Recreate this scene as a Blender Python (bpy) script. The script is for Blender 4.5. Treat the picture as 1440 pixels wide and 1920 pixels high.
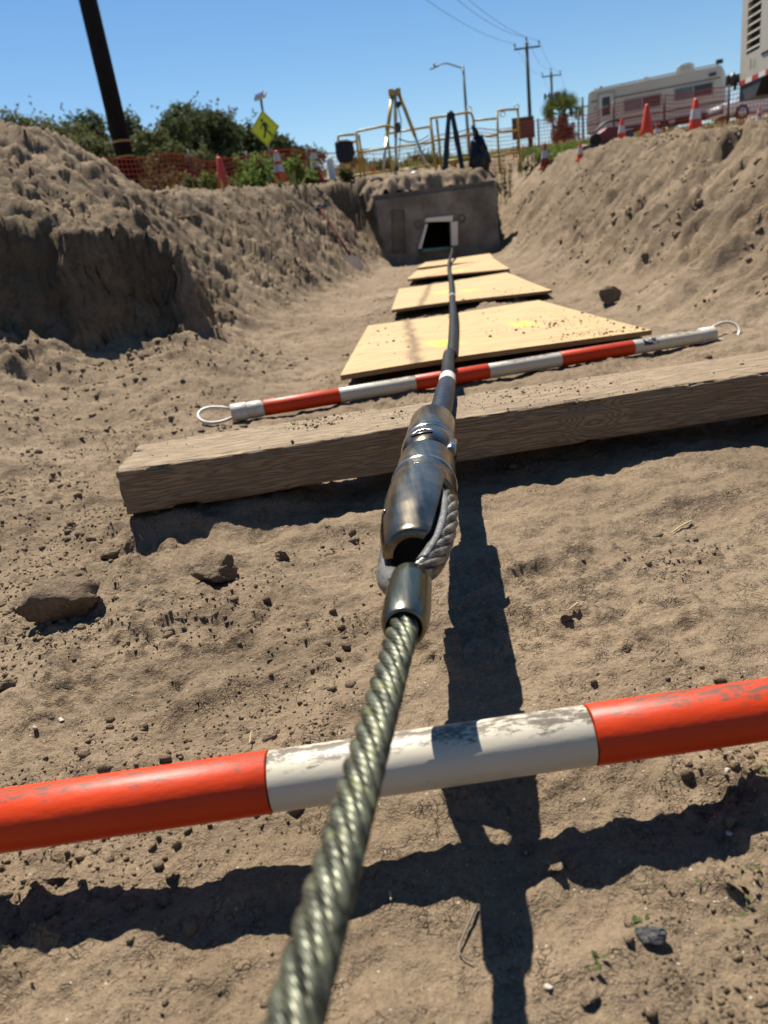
import bpy, bmesh, math, random
import numpy as np
from mathutils import Vector, Matrix

for o in list(bpy.data.objects):
    bpy.data.objects.remove(o)
SC = bpy.context.scene
COL = SC.collection
R = math.radians
random.seed(7)

# ------------------------------------------------------------------ camera, sky, sun, exposure
EYE = Vector((0, 0, 0.52))
PITCH, ROLL, FPX = R(20.22), R(7.407), 1400.0
cam_d = bpy.data.cameras.new('camera')
cam = bpy.data.objects.new('camera', cam_d)
COL.objects.link(cam)
SC.camera = cam
cam_d.sensor_fit = 'VERTICAL'
cam_d.sensor_height = 36.0
cam_d.lens = FPX / 1920 * 36.0
cam_d.clip_start, cam_d.clip_end = 0.02, 2000
FWD = Vector((0, math.cos(PITCH), -math.sin(PITCH)))
UP = Vector((0, math.sin(PITCH), math.cos(PITCH)))
RT = Vector((1, 0, 0))
cr, sr = math.cos(ROLL), math.sin(ROLL)
camX = RT * cr - UP * sr
camY = RT * sr + UP * cr
rot = Matrix((camX, camY, -FWD)).transposed()
cam.matrix_world = Matrix.Translation(EYE) @ rot.to_4x4()
cam_d.dof.use_dof = True
cam_d.dof.focus_distance = 1.05
cam_d.dof.aperture_fstop = 6.4

SUN_EL, SUN_LEFT = 60.0, 20.0
w = bpy.data.worlds.new('World')
SC.world = w
w.use_nodes = True
wn, wl = w.node_tree.nodes, w.node_tree.links
wn.clear()
sky = wn.new('ShaderNodeTexSky')
sky.sky_type = 'NISHITA'
sky.sun_disc = False
sky.sun_elevation = R(SUN_EL)
sky.sun_rotation = R(-SUN_LEFT)
sky.air_density = 1.0
sky.dust_density = 0.0
sky.ozone_density = 2.5
bg = wn.new('ShaderNodeBackground')
bg.inputs['Strength'].default_value = 0.056
wo = wn.new('ShaderNodeOutputWorld')
hsv = wn.new('ShaderNodeHueSaturation')          # deep clear Californian blue
hsv.inputs['Saturation'].default_value = 1.2
wl.new(sky.outputs[0], hsv.inputs['Color'])
wl.new(hsv.outputs[0], bg.inputs['Color'])
wl.new(bg.outputs[0], wo.inputs['Surface'])

sun_d = bpy.data.lights.new('sun', 'SUN')
sun_d.energy = 5.0
sun_d.angle = R(0.53)
sun_d.color = (1.0, 0.94, 0.84)
sun = bpy.data.objects.new('sun', sun_d)
COL.objects.link(sun)
e, a = R(SUN_EL), R(SUN_LEFT)
SDIR = Vector((-math.cos(e) * math.sin(a), math.cos(e) * math.cos(a), math.sin(e)))
sun.rotation_euler = SDIR.to_track_quat('Z', 'Y').to_euler()
sun.location = (-3, 6, 12)

SC.view_settings.view_transform = 'Standard'
SC.view_settings.look = 'None'
SC.view_settings.exposure = 0.98
SC.view_settings.gamma = 1.0
SC.view_settings.use_curve_mapping = False
SC.render.engine = 'CYCLES'
SC.cycles.max_bounces = 8
SC.cycles.transparent_max_bounces = 12


def sight(px, py):
    """direction of the line of sight through a point of the photograph (1440 x 1920)"""
    u, v = px - 720.0, 960.0 - py
    return FWD * FPX + camX * u + camY * v


def at(px, py, Y):
    d = sight(px, py)
    return EYE + d * (Y / d.y)


def atz(px, py, z):
    d = sight(px, py)
    return EYE + d * ((z - EYE.z) / d.z)


# ------------------------------------------------------------------ materials
def mat(name, base=(0.5, 0.5, 0.5), rough=0.6, metal=0.0, var=0.0, vscale=8.0, bump=0.0, bscale=60.0,
        dirt=None, dirt_amt=0.5, dirt_scale=5.0, dirt_lo=0.5, dirt_hi=0.62, stretch=(1, 1, 1), coat=0.0, spec=None):
    m = bpy.data.materials.new(name)
    m.use_nodes = True
    n, l = m.node_tree.nodes, m.node_tree.links
    b = n['Principled BSDF']
    b.inputs['Roughness'].default_value = rough
    b.inputs['Metallic'].default_value = metal
    if coat:
        b.inputs['Coat Weight'].default_value = coat
        b.inputs['Coat Roughness'].default_value = 0.15
    if spec is not None:
        b.inputs['Specular IOR Level'].default_value = spec
    tc = n.new('ShaderNodeTexCoord')
    mp = n.new('ShaderNodeMapping')
    mp.inputs['Scale'].default_value = stretch
    l.new(tc.outputs['Object'], mp.inputs[0])
    col = None
    rgb = n.new('ShaderNodeRGB')
    kk = 1.0 if metal > .5 else .86
    rgb.outputs[0].default_value = (*[q * kk for q in base], 1)
    col = rgb.outputs[0]
    if var > 0:
        nz = n.new('ShaderNodeTexNoise')
        nz.inputs['Scale'].default_value = vscale
        nz.inputs['Detail'].default_value = 6
        l.new(mp.outputs[0], nz.inputs['Vector'])
        mr = n.new('ShaderNodeMapRange')
        mr.inputs['From Min'].default_value = 0.3
        mr.inputs['From Max'].default_value = 0.7
        mr.inputs['To Min'].default_value = 1 - var
        mr.inputs['To Max'].default_value = 1 + var
        l.new(nz.outputs['Fac'], mr.inputs[0])
        mx = n.new('ShaderNodeMix')
        mx.data_type = 'RGBA'
        mx.blend_type = 'MULTIPLY'
        mx.inputs['Factor'].default_value = 1
        l.new(col, mx.inputs['A'])
        l.new(mr.outputs[0], mx.inputs['B'])
        col = mx.outputs['Result']
    if dirt is not None:
        nd = n.new('ShaderNodeTexNoise')
        nd.inputs['Scale'].default_value = dirt_scale
        nd.inputs['Detail'].default_value = 8
        nd.inputs['Roughness'].default_value = 0.65
        l.new(mp.outputs[0], nd.inputs['Vector'])
        md = n.new('ShaderNodeMapRange')
        md.inputs['From Min'].default_value = dirt_lo
        md.inputs['From Max'].default_value = dirt_hi
        md.inputs['To Max'].default_value = dirt_amt
        l.new(nd.outputs['Fac'], md.inputs[0])
        mx2 = n.new('ShaderNodeMix')
        mx2.data_type = 'RGBA'
        l.new(md.outputs[0], mx2.inputs['Factor'])
        l.new(col, mx2.inputs['A'])
        mx2.inputs['B'].default_value = (*dirt, 1)
        col = mx2.outputs['Result']
    l.new(col, b.inputs['Base Color'])
    if bump > 0:
        nb = n.new('ShaderNodeTexNoise')
        nb.inputs['Scale'].default_value = bscale
        nb.inputs['Detail'].default_value = 5
        l.new(mp.outputs[0], nb.inputs['Vector'])
        bp = n.new('ShaderNodeBump')
        bp.inputs['Strength'].default_value = bump
        bp.inputs['Distance'].default_value = 0.01
        l.new(nb.outputs['Fac'], bp.inputs['Height'])
        l.new(bp.outputs[0], b.inputs['Normal'])
    return m


def link_math(n, l, op, a, b_=None, clamp=False):
    x = n.new('ShaderNodeMath')
    x.operation = op
    x.use_clamp = clamp
    for i, v in enumerate((a, b_)):
        if v is None:
            continue
        if isinstance(v, (int, float)):
            x.inputs[i].default_value = v
        else:
            l.new(v, x.inputs[i])
    return x.outputs[0]


def ramp(n, l, fac, lo, hi, a=0.0, b_=1.0):
    x = n.new('ShaderNodeMapRange')
    for k, v in (('From Min', lo), ('From Max', hi), ('To Min', a), ('To Max', b_)):
        x.inputs[k].default_value = v
    l.new(fac, x.inputs[0])
    return x.outputs[0]


def noise(n, l, vec, scale, detail=4, rough=0.5):
    x = n.new('ShaderNodeTexNoise')
    x.inputs['Scale'].default_value = scale
    x.inputs['Detail'].default_value = detail
    x.inputs['Roughness'].default_value = rough
    l.new(vec, x.inputs['Vector'])
    return x.outputs['Fac']


def mixc(n, l, fac, a, b_, blend='MIX'):
    x = n.new('ShaderNodeMix')
    x.data_type = 'RGBA'
    x.blend_type = blend
    for k, v in (('Factor', fac), ('A', a), ('B', b_)):
        if isinstance(v, tuple):
            x.inputs[k].default_value = (*v, 1)
        elif isinstance(v, (int, float)):
            x.inputs[k].default_value = v
        else:
            l.new(v, x.inputs[k])
    return x.outputs['Result']


def soil_material(name, crust=True, tint=(1, 1, 1)):
    m = bpy.data.materials.new(name)
    m.use_nodes = True
    n, l = m.node_tree.nodes, m.node_tree.links
    b = n['Principled BSDF']
    b.inputs['Roughness'].default_value = 0.95
    b.inputs['Specular IOR Level'].default_value = 0.12
    tc = n.new('ShaderNodeTexCoord')
    vec = tc.outputs['Object']
    big = noise(n, l, vec, 1.1, 5, 0.6)
    med = noise(n, l, vec, 9.0, 6, 0.65)
    fine = noise(n, l, vec, 160.0, 4, 0.7)
    grit = noise(n, l, vec, 620.0, 2, 0.6)
    sand = tuple(c * t for c, t in zip((0.196, 0.144, 0.093), tint))
    dark_soil = tuple(c * t for c, t in zip((0.112, 0.081, 0.052), tint))
    pale = tuple(c * t for c, t in zip((0.245, 0.184, 0.122), tint))
    c = mixc(n, l, ramp(n, l, big, 0.42, 0.62), sand, pale)
    c = mixc(n, l, ramp(n, l, med, 0.5, 0.7, 0.0, 0.75), c, dark_soil)
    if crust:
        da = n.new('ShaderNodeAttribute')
        da.attribute_name = 'bank_tone'
        c = mixc(n, l, link_math(n, l, 'MULTIPLY', da.outputs['Fac'], .62), c, tuple(q * .9 for q in dark_soil))  # banks mixed towards a darker tone by the vertex attribute
    mpb = n.new('ShaderNodeMapping')
    mpb.inputs['Scale'].default_value = (.9, 5.0, 1.2)
    l.new(vec, mpb.inputs[0])
    stk = noise(n, l, mpb.outputs[0], 1.9, 7, .65)
    c = mixc(n, l, 1.0, c, ramp(n, l, stk, 0.3, 0.7, 0.78, 1.18), 'MULTIPLY')
    c = mixc(n, l, 1.0, c, ramp(n, l, fine, 0.25, 0.75, 0.72, 1.25), 'MULTIPLY')
    c = mixc(n, l, 1.0, c, ramp(n, l, grit, 0.25, 0.75, 0.78, 1.2), 'MULTIPLY')
    # dark and pale single grains
    vo = n.new('ShaderNodeTexVoronoi')
    vo.inputs['Scale'].default_value = 190
    l.new(vec, vo.inputs['Vector'])
    spk = ramp(n, l, vo.outputs['Distance'], 0.16, 0.24, 1.0, 0.0)
    sel = n.new('ShaderNodeSeparateColor')
    l.new(vo.outputs['Color'], sel.inputs[0])
    dk = link_math(n, l, 'MULTIPLY', spk, ramp(n, l, sel.outputs[0], 0.78, 0.8))
    lt = link_math(n, l, 'MULTIPLY', spk, ramp(n, l, sel.outputs[1], 0.93, 0.94))
    c = mixc(n, l, dk, c, (0.06, 0.045, 0.032))
    c = mixc(n, l, lt, c, (0.42, 0.36, 0.28))
    l.new(c, b.inputs['Base Color'])
    h = link_math(n, l, 'MULTIPLY', fine, 0.55)
    h = link_math(n, l, 'ADD', h, link_math(n, l, 'MULTIPLY', grit, 0.22))
    h = link_math(n, l, 'ADD', h, link_math(n, l, 'MULTIPLY', noise(n, l, vec, 45, 5, 0.6), 1.1))
    if crust:
        # thin dried flakes: warped cells with a lifted rim
        wv = n.new('ShaderNodeMix')
        wv.data_type = 'VECTOR'
        wv.inputs['Factor'].default_value = 0.12
        nn = n.new('ShaderNodeTexNoise')
        nn.inputs['Scale'].default_value = 30
        l.new(vec, nn.inputs['Vector'])
        l.new(vec, wv.inputs['A'])
        l.new(nn.outputs['Color'], wv.inputs['B'])
        v2 = n.new('ShaderNodeTexVoronoi')
        v2.feature = 'DISTANCE_TO_EDGE'
        v2.inputs['Scale'].default_value = 62
        l.new(wv.outputs['Result'], v2.inputs['Vector'])
        crack = ramp(n, l, v2.outputs['Distance'], 0.0, 0.07, 1.0, 0.0)
        mask = ramp(n, l, noise(n, l, vec, 14, 3), 0.50, 0.60)
        mask = link_math(n, l, 'MULTIPLY', mask, ramp(n, l, noise(n, l, vec, 46, 2), 0.45, 0.55))
        ck = link_math(n, l, 'MULTIPLY', crack, mask)
        h = link_math(n, l, 'SUBTRACT', h, link_math(n, l, 'MULTIPLY', ck, 0.5))
    bp = n.new('ShaderNodeBump')
    bp.inputs['Strength'].default_value = 0.95
    bp.inputs['Distance'].default_value = 0.009
    l.new(h, bp.inputs['Height'])
    l.new(bp.outputs[0], b.inputs['Normal'])
    return m


def wood_material(name, a_, b_c, scale=22.0, along='X', rough=0.75, rings=7.0, bump=0.4, knots=True, dirt=0.3, knot_at=(), sharp=.45):
    m = bpy.data.materials.new(name)
    m.use_nodes = True
    n, l = m.node_tree.nodes, m.node_tree.links
    b = n['Principled BSDF']
    b.inputs['Roughness'].default_value = rough
    b.inputs['Specular IOR Level'].default_value = 0.2
    tc = n.new('ShaderNodeTexCoord')
    mp = n.new('ShaderNodeMapping')
    s = [1, 1, 1]
    s['XYZ'.index(along)] = 0.07
    mp.inputs['Scale'].default_value = s
    l.new(tc.outputs['Object'], mp.inputs[0])
    nz = noise(n, l, mp.outputs[0], scale, 3, 0.5)
    spz = n.new('ShaderNodeSeparateXYZ')
    l.new(tc.outputs['Object'], spz.inputs[0])
    for (kx, kz, kr) in knot_at:          # rings close round a knot
        ddx = link_math(n, l, 'MULTIPLY', link_math(n, l, 'SUBTRACT', spz.outputs[0], kx), .55)
        ddz = link_math(n, l, 'SUBTRACT', spz.outputs[2], kz)
        dk_ = link_math(n, l, 'SQRT', link_math(n, l, 'ADD', link_math(n, l, 'MULTIPLY', ddx, ddx), link_math(n, l, 'MULTIPLY', ddz, ddz)))
        wk = ramp(n, l, dk_, kr * .5, kr * 1.6, 1, 0)
        nz = link_math(n, l, 'ADD', link_math(n, l, 'MULTIPLY', nz, link_math(n, l, 'SUBTRACT', 1, wk)), link_math(n, l, 'MULTIPLY', link_math(n, l, 'ADD', link_math(n, l, 'MULTIPLY', dk_, 3.2), link_math(n, l, 'MULTIPLY', nz, .35)), wk))
    rg = link_math(n, l, 'FRACT', link_math(n, l, 'MULTIPLY', nz, rings * 2.2))
    tri = link_math(n, l, 'ABSOLUTE', link_math(n, l, 'SUBTRACT', rg, 0.55))
    band = ramp(n, l, tri, 0.02, sharp, 1, 0)
    mp2 = n.new('ShaderNodeMapping')
    s2 = [1, 1, 1]
    s2['XYZ'.index(along)] = 0.03
    mp2.inputs['Scale'].default_value = s2
    l.new(tc.outputs['Object'], mp2.inputs[0])
    fib = noise(n, l, mp2.outputs[0], 420, 3, 0.6)
    fac = link_math(n, l, 'ADD', link_math(n, l, 'MULTIPLY', band, 0.55), link_math(n, l, 'MULTIPLY', ramp(n, l, fib, 0.3, 0.7), 0.45))
    a_, b_c = tuple(q * .84 for q in a_), tuple(q * .84 for q in b_c)
    c = mixc(n, l, fac, a_, b_c)
    if knots:
        vk = n.new('ShaderNodeTexVoronoi')
        vk.inputs['Scale'].default_value = 3.4
        l.new(tc.outputs['Object'], vk.inputs['Vector'])
        kk = ramp(n, l, vk.outputs['Distance'], 0.03, 0.10, 0.85, 0.0)
        c = mixc(n, l, kk, c, tuple(x * 0.35 for x in a_))
    dd = ramp(n, l, noise(n, l, tc.outputs['Object'], 7, 7, 0.7), 0.5, 0.72, 0, dirt)
    c = mixc(n, l, dd, c, (0.26, 0.19, 0.12))
    l.new(c, b.inputs['Base Color'])
    bp = n.new('ShaderNodeBump')
    bp.inputs['Strength'].default_value = bump
    bp.inputs['Distance'].default_value = 0.004
    hh = link_math(n, l, 'ADD', link_math(n, l, 'MULTIPLY', fib, 0.6), link_math(n, l, 'MULTIPLY', band, 0.5))
    l.new(hh, bp.inputs['Height'])
    l.new(bp.outputs[0], b.inputs['Normal'])
    return m


def rope_material(name, base, paint=None):
    m = bpy.data.materials.new(name)
    m.use_nodes = True
    n, l = m.node_tree.nodes, m.node_tree.links
    b = n['Principled BSDF']
    b.inputs['Metallic'].default_value = 0.55
    b.inputs['Roughness'].default_value = 0.42
    tc = n.new('ShaderNodeTexCoord')
    gr = noise(n, l, tc.outputs['Object'], 90, 6, 0.65)
    c = mixc(n, l, ramp(n, l, gr, 0.38, 0.60), tuple(x * 0.22 for x in base), base)
    if paint:
        pm = ramp(n, l, noise(n, l, tc.outputs['Object'], 42, 5, 0.65), 0.57, 0.66, 0, 0.7)
        c = mixc(n, l, pm, c, paint)
        l.new(link_math(n, l, 'SUBTRACT', 0.55, pm, True), b.inputs['Metallic'])
    l.new(c, b.inputs['Base Color'])
    bp = n.new('ShaderNodeBump')
    bp.inputs['Strength'].default_value = 0.25
    bp.inputs['Distance'].default_value = 0.0008
    l.new(gr, bp.inputs['Height'])
    l.new(bp.outputs[0], b.inputs['Normal'])
    return m


def steel_material(name, base, rough, smear=(0.05, 0.045, 0.04), smear_amt=0.6, axis_scale=(1, 1, 1), metal=1.0):
    m = bpy.data.materials.new(name)
    m.use_nodes = True
    n, l = m.node_tree.nodes, m.node_tree.links
    b = n['Principled BSDF']
    b.inputs['Metallic'].default_value = metal
    tc = n.new('ShaderNodeTexCoord')
    mp = n.new('ShaderNodeMapping')
    mp.inputs['Scale'].default_value = axis_scale
    l.new(tc.outputs['Object'], mp.inputs[0])
    st = noise(n, l, mp.outputs[0], 55, 5, 0.6)
    bl = noise(n, l, tc.outputs['Object'], 17, 6, 0.6)
    f1 = ramp(n, l, bl, 0.44, 0.58, 0, smear_amt)
    c = mixc(n, l, f1, base, smear)
    c = mixc(n, l, 1.0, c, ramp(n, l, st, 0.3, 0.7, 0.7, 1.3), 'MULTIPLY')  # lengthwise streaks painted into the colour like long reflections
    l.new(c, b.inputs['Base Color'])
    l.new(ramp(n, l, st, 0.3, 0.7, rough * 0.75, rough * 1.5), b.inputs['Roughness'])
    bp = n.new('ShaderNodeBump')
    bp.inputs['Strength'].default_value = 0.03
    bp.inputs['Distance'].default_value = 0.001
    l.new(st, bp.inputs['Height'])
    l.new(bp.outputs[0], b.inputs['Normal'])
    return m


def leaf_material(name, dark, light, scale=1.5, trans=0.25):
    m = bpy.data.materials.new(name)
    m.use_nodes = True
    n, l = m.node_tree.nodes, m.node_tree.links
    b = n['Principled BSDF']
    b.inputs['Roughness'].default_value = 0.9
    b.inputs['Specular IOR Level'].default_value = 0.08
    tc = n.new('ShaderNodeTexCoord')
    f = noise(n, l, tc.outputs['Object'], scale, 6, 0.75)
    c = mixc(n, l, ramp(n, l, f, 0.35, 0.65), dark, light)
    l.new(c, b.inputs['Base Color'])
    tr = n.new('ShaderNodeBsdfTranslucent')
    l.new(c, tr.inputs['Color'])
    ms = n.new('ShaderNodeMixShader')
    ms.inputs[0].default_value = trans
    l.new(b.outputs[0], ms.inputs[1])
    l.new(tr.outputs[0], ms.inputs[2])
    l.new(ms.outputs[0], n['Material Output'].inputs['Surface'])
    return m


def pole_mat(*a, **k):
    """painted pipe with ground-in dirt along its upper side (local +Z)"""
    m = mat(*a, **k)
    n, l = m.node_tree.nodes, m.node_tree.links
    b = n['Principled BSDF']
    c = b.inputs['Base Color'].links[0].from_socket
    tc = n.new('ShaderNodeTexCoord')
    sp = n.new('ShaderNodeSeparateXYZ')
    l.new(tc.outputs['Object'], sp.inputs[0])
    mp = n.new('ShaderNodeMapping')
    mp.inputs['Scale'].default_value = (.35, 1, 1)
    l.new(tc.outputs['Object'], mp.inputs[0])
    z = ramp(n, l, sp.outputs[2], .012, .026, 0, .34)
    f = link_math(n, l, 'ADD', noise(n, l, mp.outputs[0], 150, 8, .8), z)
    f = link_math(n, l, 'ADD', f, link_math(n, l, 'MULTIPLY', noise(n, l, tc.outputs['Object'], 9, 2), .25))
    lo = .93 if 'red' in a[0] else .86
    c = mixc(n, l, ramp(n, l, f, lo, lo + .10, 0, .88), c, (0.085, 0.064, 0.046))
    l.new(c, b.inputs['Base Color'])
    return m


M = {}
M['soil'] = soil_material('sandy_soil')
M['clod'] = soil_material('soil_clod', crust=False, tint=(0.95, 0.95, 0.96))
M['rock'] = soil_material('soil_rock', crust=False, tint=(0.80, 0.80, 0.82))
M['dark_rock'] = mat('dark_stone', (0.075, 0.075, 0.075), 0.85, var=0.3, vscale=60, bump=0.6, bscale=160)
M['timber'] = wood_material('weathered_timber', (0.36, 0.272, 0.175), (0.145, 0.098, 0.058), 34, 'X', rings=7, bump=.8, dirt=0.4, knot_at=((1.0, .050, .030),), sharp=.28)
M['ply_edge'] = wood_material('plywood_edge', (0.30, 0.19, 0.09), (0.16, 0.10, 0.05), 20, 'X', knots=False)
M['red_pvc'] = pole_mat('red_paint', (0.60, 0.045, 0.005), 0.45, spec=.28, var=0.10, vscale=20, dirt=(0.20, 0.07, 0.04), dirt_amt=0.35, dirt_scale=30, dirt_lo=0.64, dirt_hi=0.74, stretch=(0.4, 1, 1), bump=0.08, bscale=90)
M['white_pvc'] = pole_mat('white_plastic', (0.60, 0.545, 0.425), 0.42, var=0.06, vscale=14, dirt=(0.10, 0.085, 0.07), dirt_amt=0.8, dirt_scale=24, dirt_lo=0.63, dirt_hi=0.74, stretch=(0.35, 1, 1), bump=0.05, bscale=90)
M['white_cap'] = mat('white_cap_plastic', (0.64, 0.60, 0.52), 0.4, var=0.06, vscale=20, dirt=(0.3, 0.24, 0.17), dirt_amt=0.4, dirt_scale=18)
M['rope'] = rope_material('galvanised_strand', (0.135, 0.140, 0.095), (0.13, 0.14, 0.010))
M['eye_rope'] = rope_material('bright_strand', (0.27, 0.25, 0.205))
M['steel'] = steel_material('worn_dark_steel', (0.215, 0.18, 0.125), 0.25, (0.085, 0.078, 0.066), 0.8, (1, .05, 1))
M['socket_steel'] = steel_material('painted_socket_steel', (0.19, 0.18, 0.14), 0.26, (0.15, 0.15, 0.075), 0.55, (1, .06, 1))
M['bright_steel'] = steel_material('bright_steel', (0.55, 0.53, 0.5), 0.18, (0.3, 0.28, 0.26), 0.4)
M['bore'] = mat('oily_shade_black', (0.004, 0.004, 0.004), 0.6, spec=.12, bump=0.1, bscale=80)
M['grey_rubber'] = mat('grey_rubber_liner', (0.115, 0.112, 0.105), 0.5, var=0.25, vscale=40, bump=0.3, bscale=90)
M['jacket'] = mat('black_cable_jacket', (0.011, 0.011, 0.011), 0.6, spec=0.15, var=0.3, vscale=30, dirt=(0.09, 0.075, 0.055), dirt_amt=0.3, dirt_scale=18, bump=0.2, bscale=120)
M['tape'] = mat('dark_wrap_tape', (0.016, 0.019, 0.028), 0.42, spec=0.22, var=0.2, vscale=40, bump=0.15, bscale=70)
M['white_tape'] = mat('white_tape', (0.62, 0.61, 0.58), 0.5, var=0.15, vscale=70, dirt=(0.2, 0.18, 0.15), dirt_amt=0.6, dirt_scale=60)
M['concrete'] = mat('vault_concrete', (0.205, 0.187, 0.165), 0.9, var=0.35, vscale=3.2, bump=0.5, bscale=40, dirt=(0.10, 0.08, 0.062), dirt_amt=0.8, dirt_scale=2.6, dirt_lo=.46, dirt_hi=.66)
M['concrete_dark'] = mat('damp_concrete', (0.14, 0.118, 0.097), 0.9, var=0.25, vscale=4, bump=0.5, bscale=40)
M['white_board'] = mat('white_board', (0.74, 0.72, 0.66), 0.6, var=0.06, vscale=6)
M['teal'] = mat('teal_board', (0.07, 0.19, 0.16), 0.6, var=0.2, vscale=9)
M['black'] = mat('black_plastic', (0.012, 0.012, 0.014), 0.45, var=0.2, vscale=12)
M['bag'] = mat('black_bin_bag', (0.006, 0.006, 0.007), 0.28, spec=.3, bump=0.5, bscale=9)
M['cloth'] = mat('dark_navy_cloth', (0.010, 0.013, 0.028), 0.85, bump=0.5, bscale=14)
M['navy'] = mat('navy_webbing', (0.012, 0.020, 0.035), 0.7, var=0.2, vscale=20)
M['yellow'] = mat('yellow_painted_tube', (0.46, 0.30, 0.03), 0.45, var=0.15, vscale=5, dirt=(0.2, 0.15, 0.08), dirt_amt=0.5, dirt_scale=7)
M['alu'] = mat('dull_aluminium', (0.42, 0.42, 0.38), 0.35, metal=0.8, var=0.15, vscale=6)
M['steel_grey'] = mat('grey_steel', (0.20, 0.21, 0.20), 0.4, metal=0.6, var=0.15, vscale=6)
M['orange'] = mat('cone_orange', (0.68, 0.046, 0.008), 0.5, var=0.08, vscale=6, dirt=(0.20, 0.06, 0.03), dirt_amt=0.3, dirt_scale=6)
M['old_orange'] = mat('faded_cone_red', (0.30, 0.034, 0.022), 0.6, var=0.15, vscale=6, dirt=(0.2, 0.11, 0.08), dirt_amt=0.5, dirt_scale=6)
M['collar'] = mat('reflective_collar', (0.55, 0.55, 0.56), 0.45, var=0.1, vscale=10, dirt=(0.3, 0.27, 0.23), dirt_amt=0.5, dirt_scale=7)
M['net'] = mat('orange_netting', (0.58, 0.055, 0.018), 0.6, var=0.15, vscale=2)
M['post'] = mat('dark_fence_post', (0.035, 0.045, 0.035), 0.6, metal=0.3, var=0.2, vscale=6)
M['pole_black'] = mat('black_pole_wrap', (0.008, 0.008, 0.012), 0.7, spec=.15, var=0.3, vscale=8, bump=0.3, bscale=16)
M['pole_wood'] = mat('tarred_wood_pole', (0.035, 0.045, 0.035), 0.8, var=0.25, vscale=4)
M['lamp_grey'] = mat('galvanised_lamp_post', (0.17, 0.20, 0.18), 0.5, metal=0.4, var=0.1, vscale=3)
M['band'] = mat('yellow_band', (0.36, 0.22, 0.03), 0.6, var=0.2, vscale=9)
M['sign_yellow'] = mat('fluorescent_yellow_sign', (0.72, 0.78, 0.015), 0.4)
M['sign_black'] = mat('sign_black', (0.012, 0.012, 0.012), 0.5)
M['panel'] = mat('pale_solar_housing', (0.55, 0.56, 0.55), 0.4, var=0.05, vscale=6)
M['solar'] = mat('solar_cells', (0.03, 0.035, 0.06), 0.15)
M['rv'] = mat('cream_siding', (0.60, 0.57, 0.50), 0.5, var=0.06, vscale=0.8)
M['rv_trim'] = mat('brown_stripe', (0.10, 0.045, 0.03), 0.5)
M['rv_frame'] = mat('grey_window_frame', (0.34, 0.34, 0.33), 0.4)
M['rv_glass'] = mat('grey_curtained_glass', (0.11, 0.115, 0.12), 0.12, var=0.25, vscale=1.4)
M['rv_dark'] = mat('dark_window_glass', (0.018, 0.02, 0.024), 0.1)
M['gen'] = mat('beige_enclosure_paint', (0.47, 0.43, 0.35), 0.45, var=0.05, vscale=3, dirt=(0.3, 0.26, 0.19), dirt_amt=0.35, dirt_scale=3)
M['gen_dark'] = mat('dark_chassis', (0.045, 0.045, 0.05), 0.55, var=0.25, vscale=5)
M['tape_red'] = mat('red_reflector', (0.42, 0.05, 0.04), 0.4)
M['tape_white'] = mat('white_reflector', (0.7, 0.68, 0.66), 0.4)
M['maroon'] = mat('maroon_paint', (0.15, 0.014, 0.02), 0.55, var=0.1, vscale=3)
M['car_white'] = mat('white_car_paint', (0.78, 0.78, 0.78), 0.25, coat=0.8)
M['glass'] = mat('car_glass', (0.02, 0.025, 0.03), 0.06)
M['tyre'] = mat('tyre_rubber', (0.018, 0.018, 0.018), 0.85)
M['rim'] = mat('wheel_rim', (0.4, 0.4, 0.4), 0.35, metal=0.8)
M['leaf_dark'] = leaf_material('dark_oak_leaves', (0.036, 0.050, 0.021), (0.12, 0.138, 0.056), 1.1)
M['leaf_olive'] = leaf_material('olive_leaves', (0.055, 0.062, 0.024), (0.155, 0.155, 0.062), 1.3)
M['leaf_weed'] = leaf_material('weed_leaves', (0.06, 0.10, 0.022), (0.18, 0.24, 0.06), 2.5, 0.35)
M['leaf_dry'] = leaf_material('dry_grass', (0.16, 0.13, 0.05), (0.36, 0.29, 0.13), 4, 0.3)
M['palm'] = leaf_material('palm_fronds', (0.05, 0.07, 0.02), (0.15, 0.17, 0.05), 2.0, 0.25)
M['palm_dead'] = leaf_material('dead_fronds', (0.10, 0.06, 0.03), (0.24, 0.15, 0.08), 2.0, 0.2)
M['bark'] = mat('bark', (0.07, 0.055, 0.04), 0.9, var=0.3, vscale=6, bump=0.5, bscale=12)
M['sprout'] = leaf_material('sprout_leaves', (0.055, 0.075, 0.025), (0.12, 0.14, 0.05), 60, 0.3)
M['twig'] = mat('dry_twig', (0.17, 0.13, 0.10), 0.85, var=0.3, vscale=60)
M['straw'] = mat('pale_straw', (0.50, 0.40, 0.22), 0.7, var=0.2, vscale=60)
M['pebble'] = mat('pale_pebble', (0.46, 0.40, 0.33), 0.7, var=0.2, vscale=70, bump=0.2, bscale=150)
M['red_handle'] = mat('red_handle', (0.10, 0.018, 0.016), 0.85, spec=.08, var=0.2, vscale=10)
M['brown_board'] = mat('dark_brown_board', (0.075, 0.045, 0.035), 0.7, var=0.2, vscale=4)
M['slab'] = mat('grey_board', (0.42, 0.40, 0.36), 0.7, var=0.12, vscale=6)
M['sticker'] = mat('black_sticker', (0.03, 0.03, 0.03), 0.5, dirt=(0.6, 0.58, 0.52), dirt_amt=0.9, dirt_scale=60, dirt_lo=0.5, dirt_hi=0.53)
M['wire'] = mat('power_wire', (0.05, 0.055, 0.06), 0.6)


# ------------------------------------------------------------------ mesh helpers
def link_obj(name, me, m=None, parent=None):
    o = bpy.data.objects.new(name, me)
    COL.objects.link(o)
    if m is not None:
        me.materials.append(m)
    if parent is not None:
        o.parent = parent
    return o


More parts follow.
